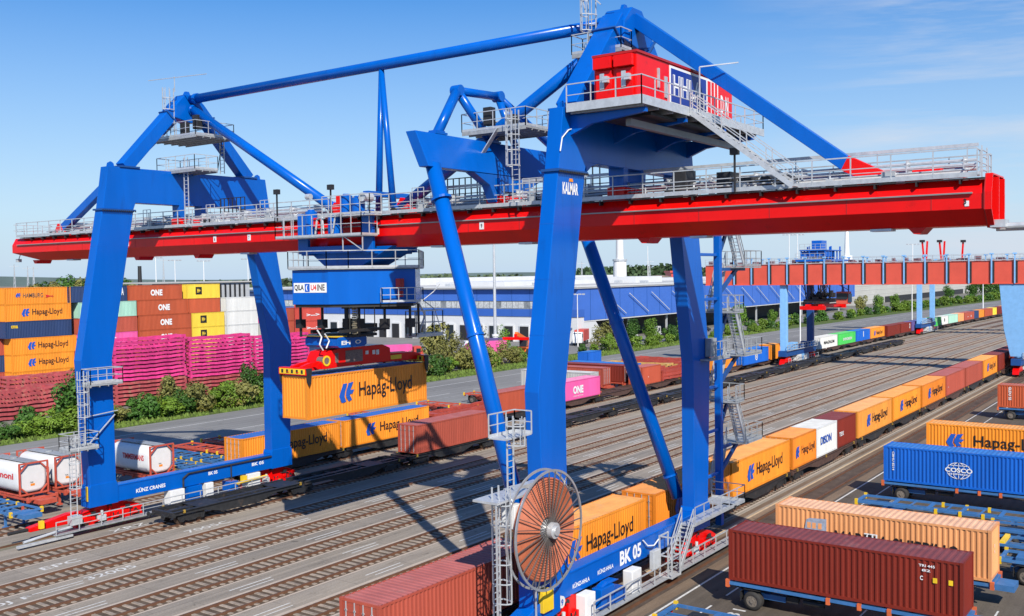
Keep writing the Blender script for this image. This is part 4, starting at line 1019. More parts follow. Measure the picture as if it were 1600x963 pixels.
# walkways along the girder and handrails
for s in (1, -1):
    X = lambda x: CX + s * (x - CX)
    mb = MB(); a, b = sorted((X(48.98), X(49.6))); mb.box(a, b, GY0 + .3, GY1 - .9, 22.66, 22.72); part(mb, 'walkway', GRATE, bevel=0)
    mb = MB(); a, b = sorted((X(48.92), X(48.97))); mb.box(a, b, GY0 + .3, GY1 - .9, 22.60, 22.82)
    railing(mb, [(X(48.94), GY0 + .3, 22.7), (X(48.94), GY1 - .9, 22.7)], 1.2, 1.9, .055, toe=False)
    mb.beam((X(48.94), GY0 + .3, 23.1), (X(48.94), GY1 - .9, 23.1), .035)
    railing(mb, [(X(48.94), GY0 + .3, 22.7), (X(49.6), GY0 + .3, 22.7)], 1.15, 1., .05)
    part(mb, 'handrail', GALV, bevel=0)
mb = MB(); mb.beam((CX - 1.9, GY1 - .9, 23.75), (CX + 1.9, GY1 - .9, 23.75), .05); mb.beam((CX - 1.9, GY1 - .9, 23.2), (CX + 1.9, GY1 - .9, 23.2), .05)
for x in (49.7, 50.6, 51.5): mb.beam((x, GY1 - .9, 22.6), (x, GY1 - .9, 23.75), .05)
mb.beam((50.0, GY0 + .3, 22.6), (50.0, GY0 + .3, 24.1), .06); mb.beam((51.2, GY0 + .3, 22.6), (51.2, GY0 + .3, 24.1), .06)
for z in (23.0, 23.3, 23.6, 23.9): mb.beam((50.0, GY0 + .3, z), (51.2, GY0 + .3, z), .04)
part(mb, 'handrail', GALV, bevel=0)
# cable troughs, ducts and pipes on the girder top
mb = MB()
for y0, y1 in ((9.8, 21.0), (29.5, 41.5), (53, 66), (69.5, 84)): mb.box(49.9, 50.5, y0, y1, 22.7, 23.05)
part(mb, 'cable_duct', DUCT, bevel=.02)
mb = MB()
for x, z, r in ((51.1, 23.35, .10), (51.35, 23.6, .08), (51.6, 23.2, .10), (49.6, 23.0, .05)):
    mb.tube((x, 9.5, z), (x, 45.5, z), r, n=8); mb.tube((x, 53.5, z), (x, 88, z), r, n=8)
y = 10
while y < 90:
    if not 45.5 < y < 53.5: mb.box(51.0, 51.75, y, y + .06, 22.56, 23.75)
    y += 2.6
part(mb, 'pipes', GALV, bevel=0)
mb = MB(); mb.beam((51.7, 9.5, 24.35), (51.7, 45, 24.35), .08, .16); y = 10
while y < 45: mb.beam((51.7, y, 22.6), (51.7, y, 24.3), .05); y += 4.2
part(mb, 'festoon_rail', GALV, bevel=0)
rnd_ = random.Random(11)
for m_, nm, n_ in ((DARK, 'valve_block', 26), (GALV, 'junction_box', 34), (DUCT, 'duct_elbow', 12)):
    for k in range(n_):
        y = rnd_.uniform(10, 88)
        if 45 < y < 54: continue
        x = rnd_.uniform(49.3, 50.0); h_ = rnd_.uniform(.12, .55); l_ = rnd_.uniform(.2, .8); mb = MB(); mb.box(x, x + .3, y, y + l_, 22.52, 22.6 + h_)
        if k % 3 == 0: mb.tube((x + .15, y + l_ / 2, 22.55 + h_), (x + .15, y + l_ / 2 + .01, 22.95 + h_), .05, n=6)
        part(mb, nm, m_, bevel=0)
for yy in (30.5, 39.8, 63.0):
    mb = MB()
    for k in range(7): mb.beam((51.9, yy + k * .5, 22.6), (51.9, yy + k * .5, 24.9), .06); 
    for z in (23.0, 23.6, 24.2, 24.9): mb.beam((51.9, yy, z), (51.9, yy + 3, z), .06)
    part(mb, 'dark_cage', DARK, bevel=0)
# hangers between portal beams and girder with their red seats
for yc, ym in ((68.2, 68.2), (36.5, 36.5), (27.9, 27.9)):
    for x in (49.55, 51.65):
        mb = MB(); mb.prism([(yc - .45, 23.3), (yc + .45, 23.3), (yc + .5, 24.4), (yc - .5, 24.4)], x - .28, x + .28, 'x'); part(mb, 'hanger', BLUE)
    mb = MB(); mb.box(49.2, 52.0, yc - .55, yc + .55, 22.56, 23.3); mb.box(49.0, 52.2, yc - .75, yc + .75, 22.5, 22.62); part(mb, 'red_seat', RED)
    mb = MB()
    for k in range(5):
        x = 49.4 + .5 * k; mb.box(x, x + .08, yc - .62, yc - .551, 22.62, 23.25)
    part(mb, 'seat_ribs', RED, bevel=0)
# haunch under the middle beam
mb = MB(); mb.prism([(46.9, 24.59), (54.3, 24.59), (52.7, 23.9), (52.1, 22.9), (51.9, 22.9), (51.8, 23.6), (49.4, 23.6), (49.3, 22.9), (49.1, 22.9), (48.5, 23.9)], 36.2, 36.85); part(mb, 'haunch', BLUE)
# platforms at beam A, middle frame and apexes
def platform(x0, x1, y0, y1, z, name='platform', rail=True, h=1.1, t=.12, gaps=()):
    mb = MB(); mb.box(x0, x1, y0, y1, z - t, z)
    x = x0
    while x < x1: mb.box(x, x + .06, y0, y1, z - t - .10, z - t); x += .7
    o = part(mb, name, GRATE, bevel=0)
    if rail:
        mb = MB(); railing(mb, [(x0, y0, z), (x1, y0, z), (x1, y1, z), (x0, y1, z)], h, 1.2, .045, closed=True); part(mb, 'handrail', GALV, bevel=0, parent=o)
    return o
platform(48.6, 50.8, 64.8, 69.6, 27.05)
platform(48.9, 52.6, 65.0, 71.0, 29.75)
platform(48.6, 52.2, 33.6, 38.4, 27.3)
platform(48.4, 49.6, 27.0, 30.2, 30.9)
mb = MB()
ladder(mb, (48.9, 66.3, 22.7), 4.4, side=(0, 1, 0), cage=False); ladder(mb, (49.0, 68.0, 29.7), 3.0, side=(0, 1, 0)); ladder(mb, (52.5, 66.4, 27.0), 2.7, cage=False)
ladder(mb, (48.4, 34.2, 22.7), 4.6); ladder(mb, (49.2, 29.3, 30.0), 3.4, out=(-1, .2, 0)); ladder(mb, (49.3, 29.3, 27.0), 3.6)
mb.beam((48.6, 35.6, 27.3), (48.3, 37.6, 24.6), .4, .06)
mb.beam((49.0, 71.0, 34.6), (49.0, 63.6, 34.2), .05); mb.beam((49.0, 67.6, 33.3), (49.0, 67.6, 34.5), .05)
mb.beam((49.0, 31.2, 35.0), (49.0, 27.3, 34.2), .05); mb.beam((49.0, 29.6, 33.3), (49.0, 30.0, 34.9), .06); mb.beam((49.0, 30.0, 34.9), (49.0, 28.6, 33.6), .06)
part(mb, 'access_ladders', GALV, bevel=0)
mb = MB()
for (x, y, z) in ((49.4, 67.0, 30.4), (50.0, 66.2, 31.0), (49.2, 28.9, 31.5), (48.8, 36.3, 28.2), (49.4, 35.0, 27.7)): mb.box(x, x + .5, y, y + .6, z - .6, z + .5)
part(mb, 'apex_cabinets', DARK, bevel=.02)
mb = MB(); mb.path([(51.6, 67.9, 27.0), (52.3, 66.8, 27.1), (52.2, 66.0, 29.6)], .03); part(mb, 'loose_cable', DARK, bevel=0)
# machine house
HX0, HX1, HY0, HY1, HZ0, HZ1 = 44.3, 56.2, 23.85, 26.3, 27.12, 29.5
mb = MB(); mb.box(HX0, HX1, HY0, HY1, HZ0, HZ1)
house = part(mb, 'machine_house', RED, bevel=.04)
mb = MB(); mb.box(HX0 - .06, HX1 + .06, HY0 - .06, HY1 + .06, HZ1, HZ1 + .1)
x = HX0
while x < HX1: mb.box(x, x + .08, HY0 - .03, HY0, HZ0 + .1, HZ1); x += .92 if x < 47 or x > 54 else 20 if False else .92
part(mb, 'house_ribs', RED, bevel=0, parent=house) if False else None
mb = MB(); mb.box(HX0 - .08, HX1 + .08, HY0 - .08, HY1 + .08, HZ1 - .02, HZ1 + .1); part(mb, 'roof_rim', mat('dark_red', (.42, .012, .01), .45, var=.1), bevel=0, parent=house)
mb = MB()
for y in (HY0 + .15, HY0 + 1.35): mb.box(HX0 - .10, HX0 - .005, y, y + .95, HZ0 + .05, HZ1 - .75)
for y in (HY0 + .1, HY0 + 1.3): mb.box(HX0 - .32, HX0 - .005, y, y + 1.05, HZ1 - .68, HZ1 - .1)
part(mb, 'house_door', RED, bevel=.02, parent=house)
mb = MB()
for y in (HY0 + .25, HY0 + 1.5): mb.box(HX0 - .35, HX0 - .10, y, y + .3, HZ0 + 1.0, HZ0 + 1.3); mb.box(HX0 - .14, HX0 - .105, y + .3, y + .55, HZ0 + .7, HZ0 + 1.5)
part(mb, 'door_fitting', GALV, bevel=0, parent=house)
mb = MB(); mb.cur = 0; SX0, SX1 = 47.9, 54.1
mb.box(SX0, SX1, HY0 - .03, HY0 - .004, HZ0 + .25, HZ1 - .1); sg = part(mb, 'sign_board', WHITE, bevel=0, parent=house)
mb = MB(); mb.box(SX0 + .15, SX0 + 4.55, HY0 - .04, HY0 - .031, HZ0 + .38, HZ1 - .23); part(mb, 'sign_blue_field', mat('sign_blue', (.01, .035, .26), .45, var=.04), bevel=0, parent=house)
mb = MB(); mb.box(SX0 + 4.75, SX0 + 5.6, HY0 - .04, HY0 - .031, HZ0 + .38, HZ1 - .23); mb.box(SX0 + 5.75, SX0 + 6.05, HY0 - .04, HY0 - .031, HZ0 + .38, HZ1 - .23); part(mb, 'sign_red_field', RED, bevel=0, parent=house)
mb = MB(); mb.box(SX0 + 5.15, SX0 + 5.25, HY0 - .044, HY0 - .041, HZ0 + .38, HZ1 - .23); part(mb, 'sign_stripe', WHITE, bevel=0, parent=house)
def htext(s, m, x, y, z, w, h, parent, rot=(R(90), 0, 0), bold=.03, sp=1.0):
    t = text(s, m, parent, (0, 0, 0), w, h, rot, bold, sp); t.location = Vector((x, y, z)) - WPOS[parent.as_pointer()]; return t
htext('HHLA', INKW, SX0 + .35, HY0 - .046, HZ0 + .75, 3.6, 1.1, house, bold=.045)
# outline look of the letters: a slimmer blue core
htext('HHLA', mat('sign_blue', (.01, .035, .26)), SX0 + .39, HY0 - .052, HZ0 + .79, 3.52, 1.02, house, bold=-.022)
mb = MB(); mb.box(HX0 + 3.0, HX0 + 3.3, HY0 - .06, HY0 - .005, HZ0 + .5, HZ0 + 1.6) ; mb.box(HX0 + 2.2, HX0 + 2.35, HY0 - .1, HY0 - .005, HZ0 + .9, HZ0 + 1.9); part(mb, 'wall_cabinet', GALV, bevel=0, parent=house)
for x in (54.5, 55.2): htext('D' if x < 55 else 'N', INKW, x, HY0 - .008, HZ0 + .5, .4, 1.1, house)
# house platform
mb = MB(); mb.box(43.2, 58.9, 23.0, 27.3, 26.86, 26.98)
x = 43.4
while x < 58.8: mb.box(x, x + .12, 23.05, 27.2, 26.62, 26.86); x += 1.6
pf = part(mb, 'house_platform', GRATE, bevel=0)
mb = MB(); mb.box(43.15, 58.95, 22.95, 23.0, 26.70, 27.14); mb.box(43.15, 43.2, 22.95, 27.3, 26.70, 27.14)
railing(mb, [(43.2, 27.3, 26.95), (43.2, 23.0, 26.95), (58.9, 23.0, 26.95), (58.9, 27.3, 26.95)], 1.15, 1.45, .05, toe=False); part(mb, 'handrail', GALV, bevel=0, parent=pf)
for x in (43.9, 48.4, 53.4, 57.6):
    mb = MB(); mb.prism([(23.1, 26.62), (27.5, 26.62), (27.5, 25.6), (26.2, 26.1), (23.1, 26.4)], x - .13, x + .13, 'x'); part(mb, 'platform_bracket', BLUE, bevel=0)
mb = MB(); mb.box(44.5, 58.5, 24.3, 24.6, 25.9, 26.25); part(mb, 'monorail_beam', mat('dull_steel', (.30, .29, .28), .5, metal=.3), bevel=0)
mb = MB(); mb.box(45.3, 56, 23.6, 26.6, 26.45, 26.60); part(mb, 'under_tray', DARK, bevel=0)
mb = MB(); mb.path([(44.5, 27.35, 26.35), (44.2, 27.38, 26.05), (43.5, 27.4, 25.85), (42.9, 27.4, 25.4), (42.7, 27.4, 24.7)], .035); part(mb, 'white_hose', DUCT, bevel=0)
mb = MB(); mb.prism([(45.2, 24.4), (46.6, 24.4), (45.9, 24.2), (45.4, 23.85)], 27.46, 28.29); part(mb, 'gusset', BLUE, bevel=0)
# stair from the platform down to the girder walkway
mb = MB(); stair(mb, (49.3, 22.9, 26.9), (49.3, 17.4, 22.65), (-.85, 0, 0)); mb.beam((49.4, 22.8, 27), (49.4, 22.8, 29.4), .06); mb.beam((49.4, 22.8, 29.4), (50.1, 20.9, 29.5), .06); part(mb, 'access_stair', GALV, bevel=0)
# electric boxes and winches on the girder by the platform
mb = MB()
for y, h_ in ((20.2, .9), (21.4, 1.2), (24.0, 1.5)): mb.box(50.1, 51.4, y, y + .8, 22.6, 22.6 + h_)
for y in (18.4, 19.3): mb.tube((49.7, y, 23.1), (51.3, y, 23.1), .35, n=16)
part(mb, 'winch_gear', DARK, bevel=.02)
mb = MB()
for y in (32.8, 33.8, 42.6, 57.5, 63.8, 72.0):
    railing(mb, [(49.2, y - .5, 22.6), (49.2, y + .5, 22.6)], 1.6, .5, .04); mb.box(49.4, 49.9, y - .3, y + .3, 22.6, 23.3)
part(mb, 'girder_cages', GALV, bevel=0)
for (x, y) in ((48.8, 55.7), (48.8, 50.2), (48.8, 40.4), (48.8, 20.6), (48.8, 75.8), (48.8, 30.5)):
    mb = MB(); mb.beam((x, y, 22.6), (x, y, 24.5), .09); mb.box(x - .14, x + .14, y - .22, y + .22, 24.5, 24.85); part(mb, 'floodlight', DARK, bevel=0)
# far sill fittings and bogies
def bogie(x0, x1, yc, name='bogie'):
    mb = MB(); n = 4; L_ = x1 - x0
    mb.prism([(x0, .95), (x0 + .3, .62), (x1 - .3, .62), (x1, .95), (x1 - .8, 1.35), ((x0 + x1) / 2 + .5, 1.80), ((x0 + x1) / 2 - .5, 1.80), (x0 + .8, 1.35)], yc - .42, yc + .42)
    for k in range(2):
        a = x0 + k * L_ / 2
        mb.prism([(a + .05, .30), (a + L_ / 2 - .05, .30), (a + L_ / 2 - .25, .80), (a + L_ / 4, 1.05), (a + .25, .80)], yc - .52, yc + .52)
        mb.box(a + L_ * .12, a + L_ * .2, yc - .62, yc + .62, .55, .95)
        mb.tube((a + L_ * .25, yc - .6, .78), (a + L_ * .25, yc + .6, .78), .16, n=14)
    o = part(mb, name, RED, bevel=.03)
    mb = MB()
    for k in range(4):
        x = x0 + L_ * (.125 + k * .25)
        mb.tube((x, yc - .545, .80), (x, yc - .522, .80), .12, n=10); mb.box(x - .5, x - .42, yc - .56, yc - .5, .32, .9)  # dark discs and bars stand in for shaded holes and gaps
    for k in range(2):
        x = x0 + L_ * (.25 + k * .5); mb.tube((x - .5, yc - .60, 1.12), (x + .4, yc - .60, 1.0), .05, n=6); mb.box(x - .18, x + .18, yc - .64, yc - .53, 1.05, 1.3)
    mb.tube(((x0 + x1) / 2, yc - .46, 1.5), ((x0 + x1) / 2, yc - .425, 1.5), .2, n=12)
    part(mb, 'bogie_fittings_and_gaps', DARK, bevel=0, parent=o)
    mb = MB()
    for k in range(3):
        x = x0 + L_ * (.2 + k * .28); mb.box(x, x + .12, yc - .58, yc - .43, .7, 1.5 if k == 1 else 1.2); mb.tube((x + .3, yc - .66, .6), (x + .7, yc - .66, .62), .11, n=10)
    mb.path([(x0 + .2, yc - .5, 1.25), (x0 + 1.4, yc - .52, 1.45), (x0 + 2.6, yc - .52, 1.7)], .04); part(mb, 'bogie_bracket', RED, bevel=.01, parent=o)
    for k in range(4):
        x = x0 + L_ * (.125 + k * .25); mb = MB(); mb.tube((x, yc - .56, .46), (x, yc + .1, .46), .34, n=20); mb.tube((x, yc - .62, .46), (x, yc - .56, .46), .15, n=12); part(mb, 'crane_wheel', WHEELS, bevel=0, parent=o)
    mb = MB(); mb.box(x0 + L_ * .3, x0 + L_ * .42, yc - .75, yc - .53, .5, .95); mb.tube((x0 + L_ * .36, yc - .72, .95), (x0 + L_ * .36, yc - .72, 1.3), .10, n=10); part(mb, 'drive_motor', mat('light_grey_paint', (.5, .52, .54), .45), bevel=.02, parent=o)
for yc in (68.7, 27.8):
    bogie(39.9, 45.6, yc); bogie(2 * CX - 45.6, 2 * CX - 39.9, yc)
mb = MB(); mb.prism([(36.6, .75), (40.4, .75), (40.4, 1.5), (39.6, 1.5), (36.6, 1.05)], 68.3, 68.9); part(mb, 'buffer_beam', RED)
mb = MB(); mb.tube((35.2, 68.6, .9), (36.7, 68.6, .9), .12, n=10); part(mb, 'buffer', DARK, bevel=0)
mb = MB(); mb.box(37.2, 37.5, 68.0, 68.28, .9, 1.45); part(mb, 'warning_lamp', YELL, bevel=0)
mb = MB(); mb.box(40.7, 40.74, 67.75, 68.0, 2.2, 3.3); part(mb, 'warning_plate', YELL, bevel=0)
for yc, y_, xr in ((67.0, 67.0, (37.8, 57.0)), (26.45, 26.45, (43.9, 62.6))):
    mb = MB(); mb.box(xr[0], xr[1], yc, yc + .75, .38, .46); o = part(mb, 'side_walkway', GRATE, bevel=0)
    mb = MB(); railing(mb, [(xr[0], yc, .42), (xr[1], yc, .42)], .95, 1.7, .055, toe=False); part(mb, 'handrail', GALV, bevel=0, parent=o)
mb = MB(); mb.tube((35.6, 67.35, .4), (39.2, 67.35, .75), .10, n=12); mb.box(35.0, 39.0, 66.9, 67.2, .15, .3); part(mb, 'rail_sweeper', GALV, bevel=0)
for a, b, z0_, z1_ in ((47.6, 48.9, .6, 1.72), (55.3, 56.6, .6, 1.72), (51.0, 51.7, .5, 1.72)): mb = MB(); mb.box(a, b, 67.5, 68.4, z0_, z1_); part(mb, 'white_cabinet', WHITE, bevel=.03)
mb = MB(); mb.box(49.3, 50.6, 67.5, 68.6, .6, 1.72); mb.box(53.4, 54.2, 67.5, 68.6, .6, 1.4); part(mb, 'blue_cabinet', BLUE, bevel=.03)
mb = MB(); mb.path([(48.9, 67.66, 1.7), (48.9, 67.66, 2.5), (49.4, 67.66, 2.8), (58.0, 67.66, 2.82)], .07, 6); mb.path([(53.6, 67.62, 1.6), (53.6, 67.62, 2.8)], .06, 6); part(mb, 'conduit', DARK, bevel=0)
mb = MB(); mb.tube((54.0, 67.4, 1.2), (57.2, 67.4, 1.3), .10, n=8); mb.box(54.6, 55.0, 67.3, 67.7, 1.2, 1.7); part(mb, 'yellow_gear', YELL, bevel=0)
sA = [o for o in crane.children if o.name.startswith('sill_beam')][0]
htext('KÜNZ CRANES', INKW, 44.7, 67.744, 2.1, 2.6, .36, sA, bold=.03); htext('BK 05', INKW, 51.4, 67.744, 2.3, .9, .28, sA); htext('BK 05', INKW, 55.9, 67.744, 2.3, 1.3, .28, sA)
sB = [o for o in crane.children if o.name.startswith('sill_beam')][1]
htext('BK 05', INKW, 48.35, 27.394, 1.98, 2.5, .84, sB, bold=.035); htext('KÜNZ-HHLA', INKW, 45.9, 27.394, 2.12, 1.7, .28, sB); htext('KÜNZ-HHLA', INKW, 43.35, 27.394, 2.05, 1.7, .28, sB)
legs = [o for o in crane.children if o.name.startswith('leg')]
htext('KALMAR', INKW, 42.95, 27.444, 22.55, 1.5, .62, legs[2], bold=.04)
mb = MB(); mb.prism([(43.55, 23.22), (43.95, 23.22), (43.9, 23.38), (43.62, 23.38)], 27.43, 27.444); part(mb, 'emblem', mat('orange_plate', (.85, .28, .02), .5), bevel=0, parent=legs[2])
# near sill equipment
for a, b in ((43.6, 44.6), (48.6, 49.7)): mb = MB(); mb.box(a, b, 26.75, 27.38, .45, 1.72); part(mb, 'white_cabinet', WHITE, bevel=.05)
mb = MB(); mb.box(45.2, 46.6, 26.75, 27.38, .5, 1.6); mb.box(46.6, 47.7, 26.7, 27.38, .5, 1.2); mb.prism([(45.6, 1.6), (47.4, 1.6), (47.0, 1.74), (46.2, 1.74)], 26.9, 27.38); part(mb, 'blue_cabinet', BLUE, bevel=.04)
mb = MB(); mb.box(51.3, 52.2, 26.8, 27.1, 1.1, 2.2); part(mb, 'grey_cabinet', mat('light_grey_paint', (.5, .52, .54), .45), bevel=.03)
mb = MB(); mb.path([(50.9, 27.3, 2.9), (51.3, 27.2, 2.5), (51.9, 27.1, 2.4), (52.3, 27.0, 2.7)], .04); part(mb, 'cable_loop', DUCT, bevel=0)
# stairs by the rear near leg
mb = MB(); stair(mb, (53.6, 26.3, .45), (55.6, 26.3, 2.9), (0, .8, 0)); part(mb, 'sill_stair', GALV, bevel=0)
mb = MB(); mb.box(55.5, 62.0, 26.2, 27.15, 2.82, 2.92); mb.box(61.6, 63.4, 26.2, 28.6, 2.82, 2.92); railing(mb, [(55.6, 26.2, 2.9), (63.4, 26.2, 2.9), (63.4, 28.6, 2.9)], 1.1, 1.3, .05)
part(mb, 'sill_platform', GALV, bevel=0)
mb = MB()
for x in (52.4, 53.5):
    for y in (26.2, 27.0): mb.beam((x, y, .4), (x, y, 2.9), .08)
for z in (.45, 1.7, 2.85): mb.beam((52.4, 26.2, z), (53.5, 26.2, z), .07); mb.beam((52.4, 27.0, z), (53.5, 27.0, z), .07); mb.beam((52.4, 26.2, z), (52.4, 27.0, z), .07)
mb.box(52.4, 53.5, 26.2, 27.0, .38, .48); part(mb, 'gate_cage', GALV, bevel=0)
# stair tower beside the rear near leg
mb = MB(); mb.box(63.6, 64.05, 28.0, 28.45, .9, 22.4)
for z in (5, 8, 11, 14, 17, 20): mb.beam((60.4 if z > 6 else 60.2, 28.1, z - .4), (63.6, 28.2, z - .4), .16, .2)
part(mb, 'stair_column', BLUE)
lv = [2.9, 6.4, 9.5, 12.6, 15.7, 18.8, 21.4]
for i in range(6):
    a = lv[i]; b = lv[i + 1]; odd = i % 2
    mb = MB()
    if odd: stair(mb, (66.0, 27.8, a), (64.4, 27.8, b), (0, -.6, 0))
    else: stair(mb, (64.4, 28.6, a), (66.0, 28.6, b), (0, .6, 0))
    part(mb, 'stair_flight', GALV, bevel=0)
    x0_ = 65.9 if not odd else 64.1
    x1_ = 68.9 if not odd else 65.6
    mb = MB(); mb.box(x0_, x1_, 27.1, 29.3, b - .12, b - .02); railing(mb, [(x0_, 27.1, b), (x1_, 27.1, b), (x1_, 29.3, b), (x0_, 29.3, b)], 1.1, .9, .05); 
    part(mb, 'stair_landing', GRATE, bevel=0)
    mb = MB(); mb.beam((64.0, 28.25, b - 1.9), (x0_ + 1.4, 28.3, b - .15), .16, .30); mb.beam((64.0, 28.25, b - .2), (68.8 if not odd else 65.4, 28.35, b - .2), .14, .22); part(mb, 'landing_bracket', NAVYP, bevel=0)
mb = MB(); mb.box(59.9, 60.8, 27.0, 27.4, 12.9, 14.1); railing(mb, [(59.2, 26.7, 12.8), (62.2, 26.7, 12.8)], 1.1, .8, .05); mb.box(59.2, 62.2, 26.7, 27.44, 12.7, 12.8); part(mb, 'leg_platform', GRATE, bevel=0)
# ladders and platforms, front legs
mb = MB(); ladder(mb, (40.2, 67.4, 6.4), 4.6, side=(1, 0, 0), out=(0, -1, 0)); ladder(mb, (39.3, 67.2, 1.4), 5.0, side=(1, 0, 0), out=(0, -1, 0)); mb.box(39.0, 39.8, 67.0, 67.6, .9, 1.5); part(mb, 'leg_ladder', GALV, bevel=0)
platform(38.6, 40.9, 66.4, 67.7, 6.4); platform(40.5, 43.1, 66.6, 67.74, 10.9)
mb = MB(); mb.beam((43.0, 67.6, 8.4), (40.8, 67.5, 6.5), .07); mb.beam((40.9, 67.6, 8.5), (43.2, 67.5, 8.7), .06); part(mb, 'leg_brace', GALV, bevel=0)
mb = MB(); ladder(mb, (37.7, 27.2, 8.3), 2.6, side=(1, 0, 0), out=(0, -1, 0)); ladder(mb, (36.2, 27.0, 1.3), 6.6, side=(1, 0, 0), out=(0, -1, 0)); part(mb, 'leg_ladder', GALV, bevel=0)
mb = MB(); mb.box(35.4, 38.6, 26.3, 27.7, 8.15, 8.25); 
for x in (35.45, 38.5): mb.beam((x, 26.4, 1.0), (x, 26.4, 8.2), .07)
mb.beam((35.45, 26.4, 7.3), (38.5, 26.4, 7.6), .05); mb.box(38.2, 40.9, 27.6, 28.0, 8.0, 8.2); part(mb, 'ladder_platform', GALV, bevel=0)
mb = MB(); mb.box(37.1, 39.2, 27.0, 28.0, 10.75, 10.82); railing(mb, [(39.2, 27.0, 10.8), (39.2, 28.0, 10.8), (37.1, 28.0, 10.8)], 1.1, .8, .05); part(mb, 'ladder_platform', GALV, bevel=0)
# cable reel on the near sill
rx, ry, rz_ = 38.75, 26.0, 6.4
n = 64; STEEL = mat('bright_steel', (.60, .61, .62), .32, metal=.4, var=.15, scale=3)
for r0, r1, y0, y1 in ((2.74, 2.85, .22, .28), (2.74, 2.85, -.32, -.25)):
    mb = MB()
    for k in range(n):
        a, b = 2 * math.pi * k / n, 2 * math.pi * (k + 1) / n
        P = lambda r_, q, y: (rx + r_ * math.cos(q), ry + y, rz_ + r_ * math.sin(q))
        mb.quadbox([P(r0, a, y0), P(r0, b, y0), P(r0, b, y1), P(r0, a, y1), P(r1, a, y0), P(r1, b, y0), P(r1, b, y1), P(r1, a, y1)])
    reel = part(mb, 'reel_rim', mat('rim_steel', (.45, .46, .48), .3, metal=.5), bevel=0)
mb = MB()
for k in range(16):
    r0 = .55 + k * .118
    for q in range(48):
        a, b = 2 * math.pi * q / 48, 2 * math.pi * (q + 1) / 48
        P = lambda r_, t, y: (rx + r_ * math.cos(t), ry + y, rz_ + r_ * math.sin(t))
        mb.quad(P(r0, a, -.10), P(r0 + .059, a, -.145), P(r0 + .059, b, -.145), P(r0, b, -.10)); mb.quad(P(r0 + .059, a, -.145), P(r0 + .118, a, -.10), P(r0 + .118, b, -.10), P(r0 + .059, b, -.145))
        mb.quad(P(r0, a, .12), P(r0 + .118, a, .12), P(r0 + .118, b, .12), P(r0, b, .12))
for q in range(48):
    a, b = 2 * math.pi * q / 48, 2 * math.pi * (q + 1) / 48; P = lambda r_, t, y: (rx + r_ * math.cos(t), ry + y, rz_ + r_ * math.sin(t)); mb.quad(P(2.438, a, -.10), P(2.438, b, -.10), P(2.438, b, .12), P(2.438, a, .12))
part(mb, 'reel_cable', COIL, bevel=0, parent=reel)
for k in range(32):
    t = 2 * math.pi * k / 32
    mb = MB(); mb.beam((rx + .3 * math.cos(t), ry - .34, rz_ + .3 * math.sin(t)), (rx + 2.78 * math.cos(t), ry - .28, rz_ + 2.78 * math.sin(t)), .034, .055, up=(0, 1, 0)); part(mb, 'spoke', mat('spoke_steel', (.20, .19, .185), .3, metal=.6, rnd=.35), bevel=0, parent=reel)
mb = MB(); mb.tube((rx, ry - .62, rz_), (rx, ry - .2, rz_), .38, n=28); mb.tube((rx, ry - .72, rz_), (rx, ry - .62, rz_), .22, n=20); mb.tube((rx, ry - .2, rz_), (rx, ry + .5, rz_), .5, n=20); part(mb, 'reel_hub', STEEL, bevel=.01, parent=reel)
mb = MB(); mb.box(rx - .3, rx + 2.4, 26.6, 27.6, rz_ - .3, rz_ + .3); mb.box(rx - .25, rx + .45, 26.6, 27.4, .9, rz_ - .3); mb.prism([(36.4, 1.2), (40.8, 1.8), (40.8, 3.0), (40.2, 3.0), (36.4, 1.9)], 26.5, 27.4); part(mb, 'reel_bracket', BLUE, bevel=.03)
mb = MB(); mb.box(36.6, 37.2, 26.2, 27.0, rz_ + .4, rz_ + 1.5); part(mb, 'white_cabinet', WHITE, bevel=.03)
mb = MB(); mb.box(39.0, 39.9, 26.3, 26.9, 2.2, 3.2); part(mb, 'cable_guide', YELL, bevel=.02)
mb = MB(); mb.tube((41.55, 26.9, 1.95), (41.55, 27.3, 1.95), .3, n=20); o = part(mb, 'number_disc', WHITE, bevel=0); htext('9', INKB, 41.45, 26.88, 1.77, .2, .34, o)

# ------------------------------------------------------------------ trolley
tr = empty('crane_trolley', (CX, 49.5, 19), 'blue rotating trolley with white sign plate and red spreader hanging from the crane girder', 'crane trolley')
def tp(mb, name, m, smooth=False, bevel=.03, parent=None): return build(mb, name, m, parent or tr, smooth, bevel)
mb = MB(); mb.quadbox([(49.3, 48.2, 19.05), (51.9, 48.2, 19.05), (51.9, 51.2, 19.05), (49.3, 51.2, 19.05), (49.2, 44.9, 20.5), (52.0, 44.9, 20.5), (52.0, 53.2, 20.5), (49.2, 53.2, 20.5)])
tp(mb, 'slewing_tower', NAVYP if False else BLUE)
mb = MB()
for s in (1, -1):
    X = lambda x: CX + s * (x - CX)
    a, b = sorted((X(48.35), X(48.6))); mb.box(a, b, 45.9, 46.9, 20.1, 22.9); mb.box(a, b, 52.1, 53.1, 20.1, 22.9); mb.box(a, b, 46.9, 52.1, 20.1, 20.6)
mb.box(48.55, 2 * CX - 48.55, 46.2, 47.0, 20.0, 20.38); mb.box(48.55, 2 * CX - 48.55, 52.2, 53.0, 20.0, 20.38); mb.box(48.55, 2 * CX - 48.55, 46.4, 46.9, 23.85, 24.2)
tp(mb, 'trolley_frame', BLUE)
mb = MB(); mb.box(47.0, 48.5, 45.6, 53.9, 21.15, 21.27)
o = tp(mb, 'trolley_platform', GRATE, bevel=0)
